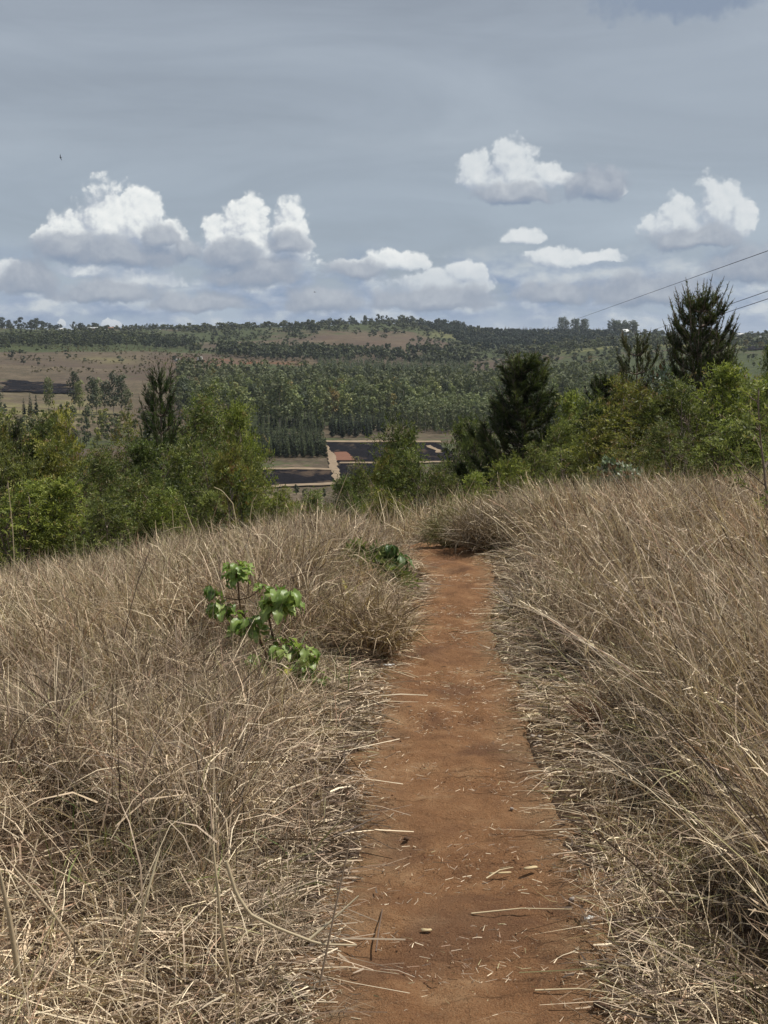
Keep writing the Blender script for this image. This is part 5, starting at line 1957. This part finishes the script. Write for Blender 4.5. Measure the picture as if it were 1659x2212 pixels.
# sapling at the right edge
def sapling(X, Y, Ytop, D, label, seed):
    global rng
    p = at_pt(X, Y, D); p[2] = float(z_ground(p[0], p[1]))
    H = at_pt(X, Ytop, D)[2] - p[2]
    t = thing('sapling', label, 'tree', tuple(p))
    keep, rng = rng, np.random.default_rng(seed)
    w, l = Geo(), Geo()
    s = np.linspace(0, 1, 8)
    tr = np.stack([-.05 * s + .03 * np.sin(s * 5), 0 * s, H * s], 1)
    w.tube(tr, np.linspace(.012, .003, 8), (1, 1, 1), 6)
    bs, ax = [], []
    for k in range(20):
        q = U(.22, 1)
        b = np.array([np.interp(q, s, tr[:, i]) for i in range(3)])
        a = U(0, 6.28)
        L = U(.15, .42) * (1.15 - q)
        e = b + np.array([math.cos(a) * L, math.sin(a) * L, L * U(.5, 1.0)])
        w.tube([b, (b + e) / 2 + [0, 0, -.01], e], [.0045, .003, .0015], (1, 1, 1), 4)
        for m in range(7):
            bs.append(b + (e - b) * U(.35, 1)); ax.append(norm(e - b) + rand_dirs(1)[0] * .6)
    bs, ax = np.array(bs), np.array(ax)
    n = len(bs)
    sprays(l, bs, ax, U(.07, .16, n), 6, .04, .006, palette(n, WCOL, [.2, .4, .25, .1, .05]), .25)
    rng = keep
    link('trunk', w.mesh('trunk', M_BARK, True), t)
    link('crown', l.mesh('crown', M_WATTLE), t)


sapling(1652, 1118, 838, 7.6, 'thin dark stemmed sapling at the right edge of the picture', 431)
sapling(1225, 1075, 985, 13.5, 'tiny sapling at the top of the tall grass, left of the pale leaved shrub', 432)


# single long dry stalks
def stalk(name, label, pts, r, col, mat=None, group=None):
    """a dry stem: picture points with distances"""
    P3 = np.array([at_pt(*q) if isinstance(q, tuple) else q for q in pts])
    b = P3[0].copy()
    g = Geo()
    q = np.linspace(0, 1, len(P3)); s = np.linspace(0, 1, len(P3) * 3)
    g.tube(np.stack([np.interp(s, q, P3[:, i] - b[i]) for i in range(3)], 1), np.linspace(r, r * .5, len(s)), col, 6)
    o = link(name, g.mesh(name, mat or M_STRAW, True), None, tuple(b))
    return tag(o, label, 'stalk', group)


def on_ground(X, Y, dz=.0):
    D = hit_D(X, Y)
    p = at_pt(X, Y, D)
    p[2] = max(p[2], float(z_ground(p[0], p[1])) + dz)
    return p, D


GS = 'single dry stalks in the left foreground'
_, Da = on_ground(495, 2130)
stalk('dry_stalk', 'upright broken stalk in the left foreground, the tallest there', [(502, 2150, Da), (478, 2000, Da - .01), (468, 1900, Da), (460, 1825, Da + .02)], .006, (.50, .40, .25), None, GS)
stalk('dry_stalk', 'bent stalk sweeping down from the tallest broken stalk towards the path', [(488, 1860, Da), (510, 1930, Da - .01), (540, 1975, Da - .02), (600, 2005, Da - .03), (690, 2040, Da - .02), (770, 2042, Da)], .0055, (.48, .39, .25), None, GS)
stalk('dry_stalk', 'forked pale stalk leaning to the right above the bent one', [(668, 2030, Da - .02), (715, 1990, Da), (775, 1935, Da + .02)], .004, (.60, .50, .33), None, GS)
stalk('dry_stalk', 'thick stalk at the left picture edge', [(40, 2110, Da - .1), (20, 1980, Da - .1), (-2, 1880, Da - .1)], .008, (.42, .33, .21), None, GS)
stalk('dry_stalk', 'long diagonal stalk in the lower left corner', [(210, 2120, Da), (120, 1980, Da), (10, 1850, Da + .05)], .005, (.40, .31, .20), None, GS)
stalk('dry_stalk', 'pale slanting stalk right of the lower left corner', [(290, 2060, Da), (310, 1960, Da), (345, 1835, Da + .05)], .005, (.60, .50, .32), None, GS)
stalk('dry_stalk', 'thin dark upright stalk in front of the bent one', [(690, 2130, Da - .05), (725, 1960, Da), (760, 1800, Da + .05)], .0032, (.30, .22, .15), None, GS)
# long stems against the bushes along the crest
GC = 'long grass stems standing above the left crest'
for X, Y, pts, lb in [(545, 1170, [(540, 1120), (545, 1085), (556, 1068)], 'curved pale grass stem above the crest, nodding to the right'),
                      (525, 1180, [(505, 1090), (480, 1060), (462, 1052)], 'grass stem above the crest bending to the left'),
                      (30, 1210, [(28, 1150), (22, 1090), (17, 1040)], 'straight pale stem at the left edge before the bushes'),
                      (378, 1200, [(376, 1160), (374, 1130), (372, 1100)], 'short straight stem in front of the bushes'),
                      (440, 1190, [(420, 1150), (405, 1110), (398, 1090)], 'thin stem leaning left in front of the bushes'),
                      (700, 1150, [(725, 1090), (740, 1050), (752, 1020)], 'reddish stem leaning right before the burnt field'),
                      (320, 1200, [(352, 1150), (375, 1140), (395, 1138)], 'stem bent level over the crest')]:
    D = 8.6
    q = at_pt(X, Y, D); q[2] = float(z_ground(q[0], q[1]))
    stalk('dry_stalk', lb, [q] + [(a, b, D) for a, b in pts], .004, (.58, .48, .30), None, GC)

# ------------------------------------------------------------------ small things lying about
def flake(name, label, cat, X, Y, L, W, T, rot, mat, wob=.3, tilt=0.0, seed=1, group=None):
    """a small irregular slab: chip of wood, scrap, fallen leaf"""
    r = np.random.default_rng(seed)
    p, D = on_ground(X, Y)
    x, y = p[0], p[1]
    z = float(max(z_path(x, y) if path_dist(x, y) < .02 else -9, z_ground(x, y)))
    n = 10
    a = np.linspace(0, 2 * math.pi, n, endpoint=False)
    rr = 1 + r.uniform(-wob, wob, n)
    sq = np.sign(np.cos(a)) * np.abs(np.cos(a)) ** .6, np.sign(np.sin(a)) * np.abs(np.sin(a)) ** .6
    top = np.stack([sq[0] * L / 2 * rr, sq[1] * W / 2 * rr, T / 2 + r.uniform(-.5, 1.5, n) * T * wob], 1)
    bot = top.copy(); bot[:, 2] -= T
    ct = np.array([[0, 0, T * (.5 + wob * 2)], [0, 0, -T / 2]])
    v = np.vstack([top, bot, ct])
    f = [(i, (i + 1) % n, 2 * n) for i in range(n)] + [((i + 1) % n + n, i + n, 2 * n + 1) for i in range(n)]
    f += [(i, i + n, (i + 1) % n) for i in range(n)] + [((i + 1) % n, i + n, (i + 1) % n + n) for i in range(n)]
    o = link(name, mesh_np(name, v, f, mat), None, (x, y, z + T / 2 + .006))
    o.rotation_euler = (tilt, 0, rot)
    return tag(o, label, cat, group)


M_CHIP = plain('pale_wood', (.42, .32, .18), (.62, .50, .30), 40)
M_PAPER = plain('white_paper', (.70, .68, .62), (.85, .84, .80), 20)
M_PINK = plain('pink_plastic', (.55, .27, .22), (.68, .38, .32), 20)
M_LEAFD = plain('dead_leaf', (.05, .03, .02), (.13, .075, .045), 25)
M_STONE = plain('grey_stone', (.30, .25, .21), (.45, .38, .32), 30)
flake('wood_chip', 'pale flat wood chip at the right edge of the path', 'wood chip', 1146, 1899, .045, .013, .005, .35, M_CHIP, .12, 0, 2)
flake('wood_chip', 'thin pale splinter on the path left of the flat wood chip', 'wood chip', 1082, 1907, .075, .007, .004, .12, M_CHIP, .2, 0, 3)
flake('paper_scrap', 'crumpled white paper scrap in the straw right of the path', 'paper', 1272, 1996, .026, .02, .008, .5, M_PAPER, .45, .2, 4)
flake('plastic_scrap', 'pink plastic scrap standing in the straw on the left', 'scrap', 472, 1962, .028, .045, .006, .3, M_PINK, .3, .9, 5)
flake('fallen_leaf', 'pale curled leaf lying on the path', 'leaf', 922, 2029, .028, .010, .004, .05, M_CHIP, .3, 0, 6)
flake('fallen_leaf', 'small brown leaf near the left side of the path', 'leaf', 877, 1830, .016, .013, .006, .6, M_LEAFD, .4, .3, 7)
flake('fallen_leaf', 'dark dead leaf in the straw right of the path', 'leaf', 1320, 2100, .055, .02, .008, -.5, M_LEAFD, .4, .2, 8)
flake('fallen_leaf', 'black curled leaf at the bottom right of the path', 'leaf', 1305, 2195, .045, .016, .008, -.7, M_LEAFD, .4, .2, 9)
flake('fallen_leaf', 'white leaf at the left edge of the path, half way up', 'leaf', 838, 1452, .05, .016, .005, .1, M_PAPER, .3, 0, 10)
for i, (X, Y, s, lb) in enumerate([(1165, 1600, .020, 'pale pebble at the right edge of the path, the uppermost'), (1150, 1607, .016, 'smaller pebble beside the uppermost pale one'), (1190, 1690, .014, 'pebble at the right edge of the path beside the straw'),
                                   (1105, 1765, .011, 'little stone on the right half of the path'), (1235, 1965, .014, 'stone in the straw near the paper scrap')]):
    flake('pebble', lb, 'stone', X, Y, s, s * .8, s * .6, i, M_STONE, .2, 0, 20 + i, 'pebbles beside the path')
for i, (pts, lb) in enumerate([(([1050, 1917], [1108, 1900]), 'long pale straw lying across the right half of the path'), (([1018, 1995], [1235, 1983]), 'very long straw lying at the right edge of the path'),
                               (([1155, 2165], [1350, 2160]), 'straight straw near the bottom right of the path'), (([812, 2080], [826, 1995]), 'thin dark twig at the left edge of the path'),
                               (([860, 1470], [905, 1478]), 'short twig on the path where it widens'), (([1085, 1350], [1130, 1352]), 'dark twig on the right edge of the upper path')]):
    q = []
    for X, Y in pts:
        p, D = on_ground(X, Y)
        p[2] = float(max(z_path(p[0], p[1]) if path_dist(p[0], p[1]) < .02 else -9, z_ground(p[0], p[1]))) + .012
        q.append(p)
    m = (q[0] + q[1]) / 2 + np.array([0, .01, .004])
    stalk('straw', lb, [q[0], m, q[1]], .0028, (.60, .48, .30) if i not in (3, 5) else (.16, .11, .08), None, 'single straws and twigs on the path')

# ------------------------------------------------------------------ far buildings, tank, wires, birds
M_WHITE = plain('white_paint', (.70, .70, .68), (.82, .82, .80), 2)
M_TIN = plain('tin_roof', (.55, .55, .55), (.72, .72, .70), 1)
M_BRICK = plain('brown_wall', (.22, .13, .09), (.32, .20, .14), 1)
M_DARK = plain('dark_opening', (.03, .03, .03), (.05, .05, .05), 1)


def box(g, x0, x1, y0, y1, z0, z1):
    v = [(x, y, z) for z in (z0, z1) for y in (y0, y1) for x in (x0, x1)]
    f = [(0, 2, 3, 1), (4, 5, 7, 6), (0, 1, 5, 4), (2, 6, 7, 3), (0, 4, 6, 2), (1, 3, 7, 5)]
    g.add(v, f, (1, 1, 1))


def house(X, D, w, d, h, label, wall, roof, rot=0.0, pitch=.45, dz=0.0):
    x, y, z = at_px(X, D)
    t = thing('house', label, 'house', (x, y, z - .3 + dz), rot, 'far houses on the ridge')
    g = Geo(); box(g, -w / 2, w / 2, -d / 2, d / 2, 0, h)
    v = [(-w / 2, -d / 2, h), (-w / 2, d / 2, h), (-w / 2, 0, h + d * pitch * .5), (w / 2, -d / 2, h), (w / 2, d / 2, h), (w / 2, 0, h + d * pitch * .5)]
    g.add(v, [(0, 2, 1), (3, 4, 5)], (1, 1, 1))
    link('wall', g.mesh('wall', wall), t)
    g = Geo(); r = d * pitch * .5
    o = .5
    for s in (-1, 1):
        e = s * (d / 2 + o)
        ze = h - o * pitch
        v = [(-w / 2 - o, 0, h + r + .12), (w / 2 + o, 0, h + r + .12), (w / 2 + o, e, ze + .12), (-w / 2 - o, e, ze + .12),
             (-w / 2 - o, 0, h + r), (w / 2 + o, 0, h + r), (w / 2 + o, e, ze), (-w / 2 - o, e, ze)]
        g.add(v, [(0, 1, 2, 3), (7, 6, 5, 4), (3, 2, 6, 7), (0, 3, 7, 4), (1, 5, 6, 2)], (1, 1, 1))
    link('roof', g.mesh('roof', roof), t)
    g = Geo(); box(g, -.5, .5, -d / 2 - .06, -d / 2 + .05, 0, 2.0)
    link('door', g.mesh('door', M_DARK), t)
    for s in (-1, 1):
        g = Geo(); box(g, s * w * .3 - .6, s * w * .3 + .6, -d / 2 - .06, -d / 2 + .05, 1.1, 2.1)
        link('window', g.mesh('window', M_DARK), t)
    return t


house(221, 2085, 17, 8, 3.2, 'longest pale roofed house of the far village on the left ridge', M_BRICK, M_TIN, .1)
house(208, 2095, 10, 7, 3, 'small house left of the longest pale roofed one', M_WHITE, M_TIN, -.2)
house(250, 2100, 9, 6, 3, 'brown house at the right end of the far village', M_BRICK, M_BRICK, .2)
house(144, 2080, 8, 6, 3, 'little pale house under the skyline trees at far left', M_WHITE, M_TIN, .3)
house(1341, 2120, 11, 12, 3.5, 'bright white house below the tall skyline grove at right', M_WHITE, M_WHITE, .5, .8, 2)
house(1587, 2170, 14, 10, 3.5, 'white roofed house on the skyline right of the tallest pine', M_WHITE, M_WHITE, .2, .6, 2)
house(1633, 1850, 8, 6, 3, 'small pale house near the right edge', M_WHITE, M_TIN, 0)
house(1319, 1560, 5, 4, 2.6, 'tiny pale hut on the right hillside', M_WHITE, M_TIN, .3)
house(1069, 2240, 10, 6, 3, 'brown house in the notch of the skyline', M_BRICK, M_BRICK, 0, .4, 1)
# white shed and round water tank on the brown slope
house(389, 1170, 4.6, 3, 2.0, 'low white shed on the brown slope left of the water tank', M_WHITE, M_WHITE, .1, .35)
x, y, z = at_px(437.5, 1190)
t = thing('water_tank', 'round white water tank on the brown slope', 'water tank', (x, y, z - .2))


def ring_wall(r0, h, taper=0.0, n=32):
    a = np.linspace(0, 2 * math.pi, n, endpoint=False)
    lo = np.stack([np.cos(a) * r0, np.sin(a) * r0, 0 * a], 1)
    hi = np.stack([np.cos(a) * (r0 - taper), np.sin(a) * (r0 - taper), 0 * a + h], 1)
    i = np.arange(n)
    return np.vstack([lo, hi]), np.stack([i, (i + 1) % n, (i + 1) % n + n, i + n], 1)


g = Geo(); v, f = ring_wall(2.6, 3.8); g.add(v, f, (1, 1, 1))
link('wall', g.mesh('wall', M_WHITE, True), t)
g = Geo(); v, f = ring_wall(2.75, .25); v[:, 2] += 3.8; g.add(v, f, (1, 1, 1))
v, f = ring_wall(2.75, .5, 2.7); v[:, 2] += 4.05; g.add(v, f, (1, 1, 1))
link('roof', g.mesh('roof', M_WHITE, True), t)
# overhead wires
M_WIRE = plain('wire', (.03, .03, .035), (.06, .06, .065), 1)
for (a, b, c, lb) in [((1700, 527, 62), (1255, 686, 190), (940, 800, 520), 'highest overhead wire crossing the sky at the right edge'),
                      ((1700, 614, 58), (1480, 690, 130), (1130, 800, 480), 'middle overhead wire passing behind the tallest pine'),
                      ((1700, 632, 57), (1480, 705, 126), (1150, 822, 480), 'lowest overhead wire just below the middle one')]:
    A, B, C3 = at_pt(*a), at_pt(*b), at_pt(*c)
    s = np.linspace(0, 1, 60)
    # one smooth sagging span through the three points
    tb = np.linalg.norm(B - A) / (np.linalg.norm(B - A) + np.linalg.norm(C3 - B))
    pts = []
    for u in s:
        l0 = (u - tb) * (u - 1) / (tb * 1.0)
        l1 = u * (u - 1) / (tb * (tb - 1))
        l2 = u * (u - tb) / (1 - tb)
        pts.append(A * l0 + B * l1 + C3 * l2)
    pts = np.array(pts)
    g = Geo()
    g.tube(pts - pts[0], .019, (1, 1, 1), 5)
    tag(link('overhead_wire', g.mesh('overhead_wire', M_WIRE, True), None, tuple(pts[0])), lb, 'wire', 'overhead wires')


# birds
def bird(X, Y, D, span, rot, roll, label):
    p = at_pt(X, Y, D)
    t = thing('bird', label, 'bird', tuple(p), rot, 'small birds in the sky')
    t.rotation_euler = (0, roll, rot)
    g = Geo()
    g.tube([[0, -.45 * span * .5, 0], [0, -.2 * span * .5, 0], [0, .1 * span * .5, .01 * span], [0, .36 * span * .5, .01 * span], [0, .48 * span * .5, 0]],
           [.004 * span, .05 * span, .06 * span, .04 * span, .008 * span], (1, 1, 1), 7)
    link('body', g.mesh('body', M_DARK, True), t)
    for s in (-1, 1):
        v, th = [], .006 * span
        for q, ch, zz, sw in ((.03, .16, 0, .05), (.22, .15, .07, .07), (.38, .10, .05, .0), (.5, .02, .02, -.10)):
            v += [(s * q * span, (sw + ch / 2) * span, zz * span + th), (s * q * span, (sw - ch / 2) * span, zz * span + th), (s * q * span, (sw + ch / 2) * span, zz * span - th), (s * q * span, (sw - ch / 2) * span, zz * span - th)]
        f = []
        for i in range(3):
            a, b = i * 4, (i + 1) * 4
            f += [(a, b, b + 1, a + 1), (a + 3, b + 3, b + 2, a + 2), (a + 2, b + 2, b, a), (a + 1, b + 1, b + 3, a + 3)]
        f += [(12, 14, 15, 13)]
        g = Geo(); g.add(v, f, (1, 1, 1))
        link('wing', g.mesh('wing', M_DARK), t)
    g = Geo(); g.add([(-.05 * span, -.30 * span, 0), (.05 * span, -.30 * span, 0), (0, -.16 * span, .004 * span), (0, -.18 * span, -.01 * span)], [(0, 2, 1), (0, 1, 3), (1, 2, 3), (2, 0, 3)], (1, 1, 1))
    link('tail', g.mesh('tail', M_DARK), t)


bird(131, 340, 60, .30, 1.1, 1.25, 'small dark bird banking high in the sky at left')
bird(680, 631, 110, .40, 1.3, .2, 'tiny bird low over the ridge near the middle')
